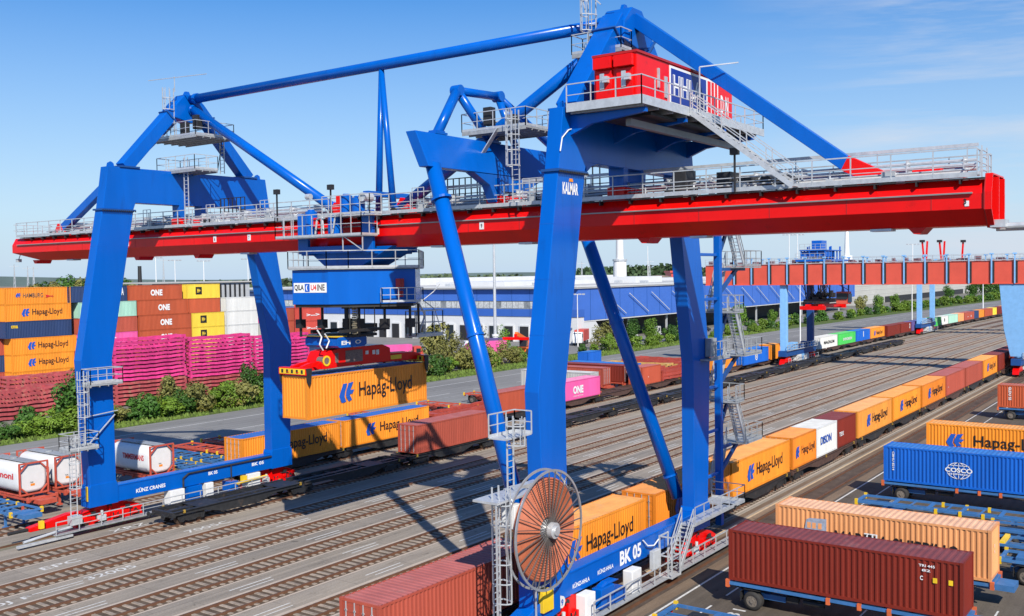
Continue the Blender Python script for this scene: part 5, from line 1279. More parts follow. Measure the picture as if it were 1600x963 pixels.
mb = MB(); railing(mb, [(48.5, 53.9, 21.2), (47.0, 53.9, 21.2), (47.0, 45.6, 21.2), (48.5, 45.6, 21.2)], 1.5, .95, .05); railing(mb, [(47.4, 49.6, 22.6), (47.4, 45.2, 22.6), (48.5, 45.2, 22.6)], 1.3, .8, .05); mb.box(47.4, 48.5, 45.2, 49.6, 22.5, 22.58)
mb.beam((47.2, 47.5, 20.2), (47.2, 45.7, 20.2), .06); mb.beam((47.2, 47.5, 20.2), (47.2, 47.5, 21.2), .06); mb.beam((47.2, 45.7, 20.2), (47.2, 45.7, 21.2), .06); mb.beam((47.2, 47.5, 21.2), (47.2, 45.7, 20.2), .05); tp(mb, 'handrail', GALV, bevel=0, parent=o)
for y, z0_, z1_, r in ((51.2, 21.3, 23.0, .42), (48.9, 21.3, 22.6, .5), (47.8, 22.6, 23.9, .4), (46.7, 22.6, 23.7, .45)):
    mb = MB(); mb.tube((47.9, y, z0_), (47.9, y, z1_), r, n=18); mb.tube((47.9, y, z1_), (47.9, y, z1_ + .12), r * .6, n=12); tp(mb, 'slewing_drive', BLUE, bevel=.02)
mb = MB(); mb.box(47.3, 47.7, 49.9, 50.4, 21.9, 22.5); mb.box(48.0, 48.5, 48.3, 48.9, 23.3, 24.0); tp(mb, 'red_box', RED, bevel=.02)
mb = MB(); mb.tube((47.5, 46.0, 23.7), (48.4, 46.0, 23.7), .3, n=14); mb.path([(47.3, 50.2, 21.4), (47.3, 50.0, 22.4), (47.3, 49.5, 22.5), (47.3, 49.4, 21.4)], .07); mb.path([(47.25, 48.5, 21.4), (47.25, 48.2, 22.6), (47.25, 47.6, 22.7)], .06); mb.tube((47.6, 50.9, 24.0), (47.6, 51.3, 24.0), .2, n=10); tp(mb, 'pipework', GALV, bevel=0)
cab_poly = [(45.5, 50.6), (46.2, 47.9), (46.95, 46.75), (50.3, 43.9), (54.6, 47.2), (54.0, 50.0), (50.0, 53.6)]
mb = MB(); mb.prism(cab_poly, 16.65, 18.95, 'z'); house2 = tp(mb, 'winch_house', BLUE)
c0 = Vector((49.6, 48.7)); big = [tuple(c0 + (Vector(p) - c0) * 1.06) for p in cab_poly]
mb = MB(); mb.prism(big, 18.97, 19.07, 'z'); pf = tp(mb, 'house_deck', GRATE, bevel=0)
mb = MB(); railing(mb, [(x, y, 19.05) for x, y in big], 1.15, 1.6, .05, closed=True); tp(mb, 'handrail', GALV, bevel=0, parent=pf)
mb = MB(); sm = [tuple(c0 + (Vector(p) - c0) * .96) for p in cab_poly]; mb.prism(sm, 16.45, 16.65, 'z'); tp(mb, 'house_floor', DARK, bevel=0)
# sign plate on the left facet (between corners 0 and 1)
A = Vector((45.5, 50.6, 0)); B = Vector((46.2, 47.9, 0)); d = (B - A).normalized(); nrm = Vector((-d.y, d.x, 0)); nrm = nrm if nrm.x < 0 else -nrm
ang = math.atan2(d.y, d.x)
mb = MB(); p0 = A + d * .12 + nrm * .02; p1 = A + d * 2.65 + nrm * .02
mb.quadbox([p0 + Vector((0, 0, 17.45)), p1 + Vector((0, 0, 17.45)), p1 - nrm * .015 + Vector((0, 0, 17.45)), p0 - nrm * .015 + Vector((0, 0, 17.45)), p0 + Vector((0, 0, 18.1)), p1 + Vector((0, 0, 18.1)), p1 - nrm * .015 + Vector((0, 0, 18.1)), p0 - nrm * .015 + Vector((0, 0, 18.1))])
sgn_ = tp(mb, 'sign_plate', WHITE, bevel=0, parent=house2)
def onf(s, m, t, z, w, h, **k):
    q = A + d * t + nrm * .03; return htext(s, m, q.x, q.y, z, w, h, house2, (R(90), 0, ang), **k)
onf('QILA', INK, .18, 17.55, .72, .44); onf('U4', INKR, 1.45, 17.6, .42, .38); onf('INE', mat('grey_lettering', (.12, .10, .09)), 1.93, 17.58, .58, .42)
q0 = A + d * .98 + nrm * .03; q1 = A + d * 1.36 + nrm * .03
mb = MB(); mb.quad(q0 + Vector((0, 0, 17.5)), q1 + Vector((0, 0, 17.5)), q1 + Vector((0, 0, 18.04)), q0 + Vector((0, 0, 18.04))); tp(mb, 'sign_emblem', INKB, bevel=0, parent=house2)
q = A + d * 1.07 + nrm * .036; htext('(', INKW, q.x, q.y, 17.58, .14, .38, house2, (R(90), 0, ang), bold=.05)
# small balcony, red lamp, on the right facet
mb = MB(); railing(mb, [(48.2, 45.1, 16.75), (47.9, 44.7, 16.75), (50.0, 43.0, 16.75), (50.5, 43.6, 16.75)], .95, .6, .045); mb.path([(50.0, 43.1, 16.8), (50.6, 42.6, 17.4), (50.9, 42.3, 17.9)], .03); tp(mb, 'balcony', GALV, bevel=0)
mb = MB(); mb.box(49.1, 49.5, 44.2, 44.6, 17.6, 18.3); mb.tube((49.1, 44.2, 17.1), (49.1, 44.2, 17.5), .2, n=10); tp(mb, 'red_lamp', mat('dark_red', (.42, .012, .01)), bevel=.02)
mb = MB()
hang = [(46.9, 51.4), (47.4, 49.8), (48.9, 48.9), (49.0, 47.9), (49.6, 46.1), (50.6, 44.7), (53.3, 46.3), (51.4, 51.6)]
for x, y in hang: mb.beam((x, y, 16.5), (x, y, 14.4), .13)
for x, y in hang[:6]: mb.box(x - .25, x + .25, y - .25, y + .25, 15.0, 15.6)
mb.box(46.8, 51.5, 47.4, 47.65, 14.75, 14.95); mb.box(47.4, 53.0, 50.8, 51.0, 14.6, 14.85); mb.box(50.4, 50.6, 44.6, 51, 16.2, 16.45)
tp(mb, 'guide_frame', DARK, bevel=0)
mb = MB()
for x, y in ((48.6, 48.4), (48.9, 48.0), (50.2, 47.6), (51.9, 50.2)): mb.tube((x, y, 16.5), (x, y, 14.6), .04, n=6)
x, y = 48.2, 47.6
for k in range(14): mb.box(x - .12 + (.06 if k % 2 else 0), x + .12 + (.06 if k % 2 else 0), y - .1, y + .1, 14.6 + k * .135, 14.7 + k * .135)
tp(mb, 'hoist_ropes', mat('rope_steel', (.30, .26, .18), .5, metal=.4), bevel=0)
mb = MB(); mb.box(48.9, 51.5, 48.6, 52.0, 14.3, 14.5); mb.box(49.3, 50.1, 48.9, 49.7, 14.6, 15.5); mb.box(51.2, 52.6, 49.6, 50.6, 14.5, 15.1); tp(mb, 'sheave_block', DARK, bevel=.03)
mb = MB(); mb.prism([(48.2, 13.6), (50.6, 13.6), (50.85, 13.75), (50.85, 14.25), (50.6, 14.35), (48.2, 14.35), (48.0, 14.2), (48.0, 13.75)], 49.0, 52.2); hb = tp(mb, 'head_block', BLUE)
mb = MB(); mb.box(47.9, 50.9, 49.0, 52.3, 14.352, 14.42); tp(mb, 'head_block_rim', YELL, bevel=0, parent=hb)
htext('EH  O', INKW, 48.35, 48.985, 13.8, 1.9, .28, hb)
mb = MB(); mb.path([(46.9, 49.8, 14.9), (47.2, 49.7, 14.4), (47.0, 49.7, 13.9), (47.3, 49.7, 13.5)], .05, 8); mb.path([(47.5, 49.7, 14.6), (47.9, 49.7, 14.1), (47.6, 49.7, 13.6)], .05, 8); tp(mb, 'white_hoses', DUCT, bevel=0)
# spreader
def ringm(mb, x, y, z, r0, r1, n=20):
    for k in range(n):
        a, b = 2 * math.pi * k / n, 2 * math.pi * (k + 1) / n; P = lambda r_, q, yy: (x + r_ * math.cos(q), yy, z + r_ * math.sin(q))
        mb.quadbox([P(r0, a, y), P(r0, b, y), P(r0, b, y + .05), P(r0, a, y + .05), P(r1, a, y), P(r1, b, y), P(r1, b, y + .05), P(r1, a, y + .05)])
mb = MB()
mb.prism([(47.4, 12.75), (47.8, 13.35), (49.0, 13.5), (53.4, 13.5), (54.2, 13.2), (54.3, 12.2), (47.0, 12.2), (46.7, 12.4)], 49.9, 51.5)
mb.box(47.2, 48.5, 49.7, 51.7, 12.2, 12.6); sp = tp(mb, 'spreader_body', RED)
mb = MB(); mb.prism([(45.4, 12.1), (47.3, 12.15), (47.3, 12.75), (46.4, 12.65), (45.8, 12.5)], 50.1, 50.4); mb.prism([(45.4, 12.1), (47.3, 12.15), (47.3, 12.75), (46.4, 12.65), (45.8, 12.5)], 51.0, 51.3)
mb.prism([(53.6, 12.15), (57.9, 12.1), (57.9, 12.5), (57.0, 12.7), (53.6, 12.8)], 50.1, 50.4); mb.prism([(53.6, 12.15), (57.9, 12.1), (57.9, 12.5), (57.0, 12.7), (53.6, 12.8)], 51.0, 51.3)
tp(mb, 'spreader_arm', RED, parent=sp)
for x in (45.45, 57.45):
    mb = MB(); mb.box(x, x + .5, 49.42, 52.1, 11.93, 12.42); e = tp(mb, 'end_beam', RED, parent=sp)
    mb = MB(); mb.box(x - .012, x - .002, 49.5, 52.0, 12.0, 12.36); tp(mb, 'warning_stripe', YELL, bevel=0, parent=sp)
    mb = MB()
    for k in range(5): mb.box(x - .016, x - .013, 49.7 + k * .48, 49.9 + k * .48, 12.05, 12.3)
    tp(mb, 'warning_marks', INK, bevel=0, parent=sp)
    for y in (49.36, 52.0):
        mb = MB(); mb.prism([(x, 12.4), (x + .5, 12.4), (x + .42, 11.5), (x + .25, 11.2), (x + .1, 11.5)], y, y + .1); tp(mb, 'guide_flap', DARK, bevel=0, parent=sp)
mb = MB(); mb.box(49.6, 51.3, 49.87, 49.895, 12.45, 13.3); mb.tube((47.6, 49.68, 12.75), (47.6, 50.4, 12.75), .28, n=18); mb.box(48.6, 48.9, 49.87, 49.895, 12.5, 13.2); tp(mb, 'hydraulic_cover', mat('mesh_grey', (.18, .13, .12), .6, var=.4, scale=12), bevel=0, parent=sp)
mb = MB(); ringm(mb, 47.6, 49.66, 12.75, .24, .36); mb.box(54.4, 55.6, 50.05, 50.095, 12.3, 12.6); tp(mb, 'yellow_ring', YELL, bevel=0, parent=sp)
for k, x in enumerate((51.6, 52.3, 52.7)):
    mb = MB(); mb.box(x, x + .28, 49.86, 49.89, 12.9 - .05 * k, 13.15); tp(mb, 'notice', WHITE, bevel=0, parent=sp)
# maintenance basket hanging right of the spreader
mb = MB(); mb.box(54.2, 57.2, 47.3, 48.3, 14.0, 14.1); railing(mb, [(54.2, 47.3, 14.1), (57.2, 47.3, 14.1), (57.2, 48.3, 14.1), (54.2, 48.3, 14.1)], 1.8, 1.0, .055, closed=True)
mb.path([(54.4, 47.3, 14.2), (55.2, 47.3, 15.6), (54.8, 47.5, 16.4), (53.0, 47.0, 16.7)], .07); mb.path([(57.1, 47.4, 14.4), (56.4, 47.4, 16.0), (54.5, 47.2, 16.9)], .035); tp(mb, 'maintenance_basket', GALV, bevel=0)

# ------------------------------------------------------------------ far gantry cranes
SALMON = mat('salmon_red_paint', (.72, .10, .06), .5, var=.08, scale=.4)
def far_crane(x0, lab, yc0=63, second=None):
    root = empty('gantry_crane', (x0, 48, 0), lab, 'gantry crane')
    P = lambda mb, n, m, bevel=0, parent=None: build(mb, n, m, parent or root, False, bevel)
    for dx in (0.5, 15.5):
        X = x0 + dx
        mb = MB(); mb.box(X - .8, X + .8, 12, 84, 15.75, 19.55); mb.box(X - 1.0, X + 1.0, 12, 84, 15.6, 15.75); g = P(mb, 'girder', SALMON)
        y = 14
        while y < 84:
            mb = MB(); mb.box(X - 1.15, X - .9, y - .10, y + .10, 15.7, 20.6); mb.box(X - 1.25, X - .85, y - .3, y + .3, 20.6, 20.85); P(mb, 'cable_post', PALEBLUE, parent=g)
            mb = MB(); mb.box(X - .93, X - .803, y - .42, y - .11, 15.8, 19.5); P(mb, 'stiffener', DARK, parent=g); y += 3.55
        mb = MB(); railing(mb, [(X - 1.0, 12, 19.6), (X - 1.0, 84, 19.6)], 1.1, 1.7, .06); P(mb, 'handrail', GALV, parent=g)
        mb = MB()
        y = 13
        while y < 83:
            mb.box(X - .5, X + .6, y, y + random.uniform(.4, 1.5), 19.56, 19.56 + random.uniform(.2, .9)); y += random.uniform(1.2, 3.0)
        P(mb, 'girder_equipment', mat('dull_violet_equipment', (.23, .13, .15), .6, var=.4, scale=2), parent=g)
        mb = MB(); mb.prism([(67.6, 3.0), (68.9, 3.0), (68.9, 15.6), (67.6, 15.6)], X - .45, X + .45, 'x'); P(mb, 'leg', PALEBLUE if dx < 5 or second else NAVYP, .04)
        mb = MB(); mb.prism([(27.0, 3.4), (28.9, 3.4), (29.9, 8), (30.6, 15.6), (24.6, 15.6), (25.6, 8)], X - .8, X + .8, 'x'); P(mb, 'wide_leg', PALEBLUE if dx < 5 else NAVYP, .04)
    for yc in (68.3, 28.0):
        mb = MB(); mb.box(x0 - .5, x0 + 16.6, yc - .8, yc + .8, 1.9, 3.0); P(mb, 'sill_beam', NAVYP, .04)
        for q, (a, b, c_, d_, m_) in enumerate(((3, 5.5, 3.0, 4.4, PALEBLUE), (6, 7.6, .7, 1.88, WHITE), (8, 9.2, .7, 1.88, PALEBLUE), (10, 11.8, .5, 1.88, WHITE), (6.5, 9.5, 3.0, 3.8, NAVYP), (10.5, 12, 3.0, 4.2, NAVYP))): mb = MB(); mb.box(x0 + a, x0 + b, yc - .95, yc + .3, c_, d_); P(mb, 'cabinet', m_)
        mb = MB(); railing(mb, [(x0 - .5, yc - 1.1, 3.0), (x0 + 16.6, yc - 1.1, 3.0)], 1.1, 1.4, .07); railing(mb, [(x0 - .5, yc - 1.3, .5), (x0 + 16.6, yc - 1.3, .5)], 1.1, 1.4, .07); P(mb, 'handrail', GALV)
        for a in (x0 - .8, x0 + 12.6):
            mb = MB(); mb.prism([(a, .4), (a + 4.4, .4), (a + 4.2, 1.1), (a + 2.8, 1.9), (a + 1.6, 1.9), (a + .2, 1.1)], yc - .5, yc + .5)
            b = P(mb, 'bogie', RED)
            for k in range(4):
                mb = MB(); mb.tube((a + .6 + k * 1.05, yc - .58, .42), (a + .6 + k * 1.05, yc - .45, .42), .38, n=14); P(mb, 'crane_wheel', WHEELS, parent=b)
    # trolley on top, hoist and spreader below
    yc = yc0
    mb = MB(); mb.box(x0 - .6, x0 + 16.8, yc - 3.0, yc + 2.6, 20.0, 20.4); mb.box(x0 + 1, x0 + 5, yc - 2.6, yc + 2.0, 20.9, 21.9); mb.box(x0 + 3, x0 + 6, yc - 1.2, yc + .7, 22.2, 24.0); mb.box(x0 + .5, x0 + 10, yc - 2.8, yc + 2.2, 22.0, 22.2)
    for k in range(6):
        for q in (-2.7, -1.3, 0.2, 1.8): mb.box(x0 + .6 + k * 1.8, x0 + .8 + k * 1.8, yc + q, yc + q + .25, 20.4, 22 + (.9 if (k + int(q)) % 3 == 0 else 0))
    t = P(mb, 'trolley', BLUE, .03)
    mb = MB(); railing(mb, [(x0 - .6, yc - 3, 20.4), (x0 - .6, yc + 2.6, 20.4)], 1.1, 1, .06); railing(mb, [(x0 + .6, yc - 2.8, 22.2), (x0 + .6, yc + 2.2, 22.2)], 1.1, 1, .06); P(mb, 'handrail', GALV, parent=t)
    mb = MB()
    for (dx, dy) in ((3, -3), (3, 2.5), (12, -3), (12, 2.5), (6, 0), (9, 0)): mb.beam((x0 + dx, yc + dy, 19.8), (x0 + dx * .8 + 1.2, yc + dy * .8, 12.6), .18)
    mb.box(x0 + 2, x0 + 13, yc - 2.4, yc + 2.0, 12.2, 12.8)
    for k in range(16): a_ = random.uniform(2, 10); b_ = random.uniform(-2.6, 1.8); c_ = random.uniform(12, 13.4); mb.box(x0 + a_, x0 + a_ + random.uniform(.4, 1.5), yc + b_, yc + b_ + random.uniform(.4, 1.2), c_, c_ + random.uniform(.3, 1.3)); mb.beam((x0 + a_, yc + b_, 12.5), (x0 + a_ + random.uniform(-1.5, 1.5), yc + b_ + random.uniform(-1.5, 1.5), 15.5), .1)
    P(mb, 'hoist_frame', DARK)
    mb = MB(); mb.box(x0 + 1, x0 + 13.2, yc - 1.9, yc - 1.2, 11.2, 11.9); mb.box(x0 + 1, x0 + 13.2, yc + .6, yc + 1.3, 11.2, 11.9)
    for x in (x0 + .6, x0 + 13): mb.box(x, x + .6, yc - 2.6, yc + 2.2, 10.9, 11.6)
    P(mb, 'spreader', RED)
    mb = MB(); mb.box(x0 + 1.5, x0 + 3.5, yc - 6.6, yc - 4.4, 12.0, 14.3); P(mb, 'operator_cabin', SALMON, .05)
    mb = MB(); mb.box(x0 + 1.4, x0 + 3.6, yc - 6.7, yc - 6.61, 12.3, 13.9); mb.box(x0 + 1.3, x0 + 1.39, yc - 6.5, yc - 4.5, 12.9, 14.0); P(mb, 'cabin_window', GLASS)
    mb = MB(); mb.beam((x0 + 2.5, yc - 5.5, 14.3), (x0 + 2.5, yc - 4.2, 20.0), .3); mb.beam((x0 + 2.5, yc - 6.4, 14.3), (x0 + 2.5, yc - 6.4, 19.6), .22)
    for k in range(4): mb.beam((x0 + 2.5, yc - 6.4, 14.6 + k * 1.3), (x0 + 2.5, yc - 4.6, 15.6 + k * 1.3), .12)
    P(mb, 'cabin_frame', BLUE)
    return root
far_crane(184.4, 'pale blue legged gantry crane with long salmon red girder beyond the blue crane')
far_crane(289.0, 'second pale blue legged gantry crane standing farthest down the tracks', 20, True)

# ------------------------------------------------------------------ warehouse
WB_ = mat('blue_cladding', (.05, .155, .56), .5, var=.06, scale=.25, rnd=0)
WBD = mat('darker_blue_cladding', (.035, .12, .46), .5, var=.06, scale=.25, rnd=0)
WW = mat('white_cladding', (.66, .67, .68), .5, var=.05, scale=.3, rnd=0)
WR = mat('flat_roof_membrane', (.48, .47, .45), .7, var=.12, scale=.08, rnd=0)
WIN = mat('grey_window_band', (.22, .24, .26), .25, var=.4, scale=.9, rnd=0)
wh = empty('warehouse', (221, 137, 0), 'long blue and white warehouse with flat grey roof behind the hedge', 'warehouse')
P = lambda mb, n, m, parent=None, bevel=0: build(mb, n, m, parent or wh, False, bevel)
mb = MB(); mb.box(221, 224, 137, 262, 0, 6.9); P(mb, 'base_wall', WW)
for z0, z1, m_ in ((6.9, 8.9, WBD), (11.1, 14.4, WB_)):
    mb = MB(); mb.box(220.8, 224, 136.8, 262, z0, z1); P(mb, 'cladding_band', m_)
mb = MB(); mb.box(220.95, 224, 142, 262, 8.9, 11.1); wb = P(mb, 'window_band', WIN)
mb = MB(); mb.box(220.8, 224, 136.8, 142, 8.9, 11.1); P(mb, 'cladding_band', WB_)
mb = MB(); y = 142.5
k = 0
while y < 261:
    if k % 5: mb.box(220.88, 220.945, y, y + 1.7, 9.1, 10.9)
    y += 1.95; k += 1
P(mb, 'window_pane', mat('pale_window_pane', (.50, .52, .53), .2, var=.35, scale=2, rnd=0), wb)
mb = MB(); y = 140
while y < 262: mb.box(220.76, 220.797, y, y + .08, 11.1, 14.4); mb.box(220.76, 220.797, y, y + .08, 6.9, 8.9); y += 6
x = 227
while x < 461: mb.box(x, x + .1, 136.74, 136.797, 5.9, 14.4); x += 8
P(mb, 'cladding_joint', NAVYP)
# front facing the tracks
mb = MB(); mb.box(224, 461, 136.8, 140, 5.9, 14.4); P(mb, 'cladding_band', WB_)
mb = MB(); mb.box(224, 461, 136.9, 140, 5.55, 5.9); P(mb, 'soffit_trim', WW)
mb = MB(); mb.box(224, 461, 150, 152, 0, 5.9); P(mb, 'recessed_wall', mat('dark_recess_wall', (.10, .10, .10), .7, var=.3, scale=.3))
mb = MB(); x = 250
while x < 461: mb.box(x, x + .5, 138, 138.5, 0, 5.55); x += 24
P(mb, 'column', GALV)
mb = MB(); mb.prism([(224, 0), (236, 0), (229.5, 6.0), (224, 6.5)], 137.0, 149); P(mb, 'white_wedge', WW)
for k in range(12):
    x = 240 + k * 13.5; mb = MB(); mb.beam((x - 6, 136.2, 12.6), (x + 5.5, 136.2, 7.0), .16); P(mb, 'tension_rod', WW)
mb = MB(); mb.box(219.6, 461, 136.4, 300, 14.4, 14.75); roof = P(mb, 'flat_roof', WR)
mb = MB(); mb.box(220.2, 461, 136.3, 136.7, 14.75, 15.2); mb.box(219.5, 220.0, 136.3, 300, 14.75, 15.2); P(mb, 'roof_edge', WW, roof)
for (x0, x1, y0, y1, h_) in ((245, 300, 178, 205, 1.4), (310, 330, 168, 210, 2.2), (250, 420, 240, 262, 2.6), (380, 430, 150, 200, 1.2), (232, 238, 215, 230, 1.2)):
    mb = MB(); mb.box(x0, x1, y0, y1, 14.75, 14.75 + h_); P(mb, 'rooftop_block', WW, roof)
for k in range(14):
    mb = MB(); x = 228 + k * 13 + random.uniform(-3, 3); y = random.uniform(145, 230); mb.box(x, x + 2.4, y, y + 2.0, 14.75, 15.7); P(mb, 'roof_vent', GALV, roof)
y = 147
k = 0
while y < 250:
    mb = MB(); mb.box(220.6, 220.99, y, y + 3.4, .0, 4.6); P(mb, 'dock_frame', WW)
    mb = MB(); mb.box(220.50, 220.59, y + .3, y + 3.1, .0, 4.2); P(mb, 'dock_door', DARK if k % 3 else GLASS); y += 5.2; k += 1
mb = MB(); mb.box(220.3, 220.6, 142.2, 142.5, 0, 11.2); mb.beam((220.4, 142.3, 11.2), (218.9, 142.3, 11.5), .2); P(mb, 'wall_pipe', GALV)

hall = empty('hall', (505, 150, 0), 'pale grey flat hall beyond the far gantry crane girder', 'hall')
mb = MB(); mb.box(505, 900, 150, 260, 0, 11.5); P2 = build(mb, 'wall', mat('pale_grey_cladding', (.50, .49, .45), .6, var=.08, scale=.05, rnd=0), hall)
mb = MB()
for z in (2.5, 5, 7.4, 9.6): mb.box(504.9, 900, 149.9, 149.98, z, z + .18)
mb.box(504.8, 901, 149.7, 261, 11.5, 12.1); build(mb, 'wall_trim', mat('pale_trim', (.58, .57, .54), .6), hall)
mb = MB(); mb.box(560, 760, 149.6, 149.9, 0, 3.2); build(mb, 'dock_row', DARK, hall)
shed = empty('depot_shed', (123, 182, 0), 'grey ribbed shed behind the yellow and white boxes', 'shed')
mb = MB(); mb.box(141, 154, 186, 205, 0, 17.5); build(mb, 'wall', mat('ribbed_grey_wall', (.46, .48, .50), .6, var=.1), shed)
mb = MB()
for k in range(9): mb.box(141.4 + k * 1.35, 141.8 + k * 1.35, 185.8, 185.99, 12.5, 17.2)
build(mb, 'wall_rib', DARK, shed)
mb = MB(); mb.box(125, 154.5, 185.5, 206, 17.5, 17.8); build(mb, 'roof', WR, shed)

# ------------------------------------------------------------------ vegetation
def leafmat(name, c, tr=.25):
    m = mat(name, c, .55, var=.35, scale=1.7, rnd=.22, spec=.3, dirt=(c[0] * 1.7, c[1] * 1.35, c[2] * .8), damt=.55, dscale=.8)
    return m
LEAF = [leafmat('hedge_leaves', (.11, .19, .018)), leafmat('dark_leaves', (.045, .115, .016)), leafmat('olive_leaves', (.17, .17, .045)), leafmat('light_leaves', (.10, .20, .02))]
BARK = mat('bark', (.11, .08, .055), .9, var=.3, scale=5)
TWIG = mat('dry_twigs', (.20, .15, .10), .9, var=.3, scale=5)
def crown_mesh(name, seed, r, h, nl, leaf, m, lumps=9, base=.15):
    rnd = random.Random(seed); mb = MB(); cl = []
    for k in range(lumps):
        a = rnd.uniform(0, 2 * math.pi); rr_ = r * rnd.uniform(.1, .72); zz = h * rnd.uniform(base, .82)
        k_ = rnd.uniform(.28, .5) * (1.1 - .5 * zz / h)
        cl.append((rr_ * math.cos(a), rr_ * math.sin(a), zz, r * k_ * 1.15, h * k_ * .62))
    cl.append((0, 0, h * .72, r * .42, h * .30)); cl.append((0, 0, h * .35, r * .6, h * .32))
    for i in range(nl):
        cx_, cy_, cz_, cr1, ch1 = cl[rnd.randrange(len(cl))]
        u = rnd.uniform(-1, 1); t = rnd.uniform(0, 2 * math.pi); q = rnd.uniform(.55, 1.08) ** .5; s = math.sqrt(1 - u * u)
        p = Vector((cx_ + cr1 * s * math.cos(t) * q, cy_ + cr1 * s * math.sin(t) * q, max(.05, cz_ + ch1 * u * q)))
        n = Vector((s * math.cos(t) + rnd.uniform(-.8, .8), s * math.sin(t) + rnd.uniform(-.8, .8), u + rnd.uniform(-.3, 1.0))).normalized()
        x = n.orthogonal().normalized(); x = Matrix.Rotation(rnd.uniform(0, 6.28), 3, n) @ x; y = n.cross(x); L_ = leaf * rnd.uniform(.6, 1.4)
        mb.quad(p - x * L_ * .5, p + y * L_ * .32, p + x * L_ * .5 + n * L_ * .12, p - y * L_ * .32)
    me = bpy.data.meshes.new(name); me.from_pydata([tuple(v) for v in mb.v], [], mb.f); me.materials.append(m); return me
def stem_mesh(name, seed, r, h, m=BARK, trunk=.08):
    rnd = random.Random(seed); mb = MB(); mb.tube((0, 0, 0), (.05, .05, h * .55), trunk, trunk * .5, n=7)
    for k in range(9):
        a = rnd.uniform(0, 6.28); z = h * rnd.uniform(.12, .5); e = h * rnd.uniform(.5, .85)
        mb.tube((0, 0, z), (r * .6 * math.cos(a), r * .6 * math.sin(a), e), trunk * .45, trunk * .15, n=5, caps=False)
    return mb.mesh(name, m)
PL = {}
def proto(key, seed, r, h, nl, leaf, m, **k):
    trunk = k.pop('trunk', .07); PL[key] = (crown_mesh('foliage', seed, r, h, nl, leaf, m, **k), stem_mesh('stem', seed, r, h, trunk=trunk))
for i in range(4): proto('bush%d' % i, 10 + i, 2.6, 3.3, 2300, .36, LEAF[(0, 1, 0, 2)[i]])
for i in range(2): proto('bushfar%d' % i, 20 + i, 2.6, 3.3, 700, .65, LEAF[i])
for i in range(3): proto('tree%d' % i, 30 + i, 3.0, 7.5, 2600, .5, LEAF[(3, 2, 1)[i]], lumps=14, base=.35, trunk=.16)
for i in range(2): proto('loose%d' % i, 40 + i, 2.6, 5.5, 1100, .34, LEAF[2 + i], lumps=12, base=.2)
ONES = 'zeroth first second third fourth fifth sixth seventh eighth ninth tenth eleventh twelfth thirteenth fourteenth fifteenth sixteenth seventeenth eighteenth nineteenth'.split()
TENS = {2: 'twent', 3: 'thirt', 4: 'fort', 5: 'fift', 6: 'sixt', 7: 'sevent', 8: 'eight', 9: 'ninet'}
def ordinal(n): return ONES[n] if n < 20 else TENS[n // 10] + ('ieth' if n % 10 == 0 else 'y-' + ONES[n % 10])
_pc = {}
def plant(key, x, y, s, label, cat, group, name='bush', sz=None, part_names=('foliage', 'stem'), z=0):
    if group:
        _pc[group] = _pc.get(group, 0) + 1; label = label + ', ' + ordinal(_pc[group]) + ' from the left'
    root = empty(name, (x, y, z), label, cat, group, random.uniform(0, 6.28)); root.scale = (s, s, sz or s)
    link(part_names[0], PL[key][0], root); link(part_names[1], PL[key][1], root); return root
x = 42.
while x < 136:
    s = random.uniform(.6, 1.3) * (1.35 if 62 < x < 74 else 1)
    plant('bush%d' % random.randrange(4), x, 116.3 + random.uniform(-1.5, 1.2) + (.8 if x > 100 else 0), s, 'dense shrub of the hedge before the racks', 'shrub', 'shrubs in the hedge row before the racks', sz=s * random.uniform(.55, 1.1)); x += random.uniform(1.8, 3.6)
x = 44.
while x < 134:
    s = random.uniform(.8, 1.2); plant('bush%d' % random.randrange(4), x, 120.6 + random.uniform(-1.0, 1.2), s, 'dense shrub of the hedge before the racks', 'shrub', 'shrubs in the hedge row before the racks', sz=s * random.uniform(.6, 1.15)); x += random.uniform(5, 9)
plant('tree2', 69.5, 117.5, .95, 'tallest dark bush of the hedge left of the front crane leg', 'bush', None, sz=1.0)
plant('tree1', 84, 119.0, .7, 'small pointed tree rising from the hedge before the pink racks', 'tree', None, 'tree', part_names=('crown', 'trunk'))
plant('tree2', 98.5, 119.0, .75, 'round small tree in the hedge before the second pink rack stack', 'tree', None, 'tree', part_names=('crown', 'trunk'))
x = 136.
while x < 172:
    s = random.uniform(.8, 1.3); plant(random.choice(['bush0', 'bush1', 'loose0', 'bush3']), x, 118.5 + random.uniform(-1.5, 2.5), s, 'wild shrub in the patch before the warehouse', 'shrub', 'wild shrubs before the warehouse', sz=s * random.uniform(.8, 1.4)); x += random.uniform(1.8, 3.6)
for (x, y, s, k) in ((150, 124, 1.15, 'loose0'), (158, 127, 1.3, 'loose0'), (153, 129, 1.2, 'tree1'), (163, 126, 1.1, 'loose1')):
    plant(k, x, y, s, 'tall olive tree in the wild patch', 'tree', 'thin trees in the wild patch', 'tree', part_names=('crown', 'trunk'))
plant('loose1', 196, 143.5, 1.1, 'small green tree beside the tall lamp mast', 'tree', None, 'tree', part_names=('crown', 'trunk'))
x = 192.
while x < 300:
    s = random.uniform(.5, 1.0); plant(random.choice(['bush0', 'bush1', 'bushfar0', 'bush2']), x, 117.5 + bend(x) + random.uniform(-1.8, 2.0), s, 'green shrub between far road and warehouse', 'shrub', 'shrubs between far road and warehouse', sz=s * random.uniform(.9, 1.4)); x += random.uniform(4.2, 8.0)
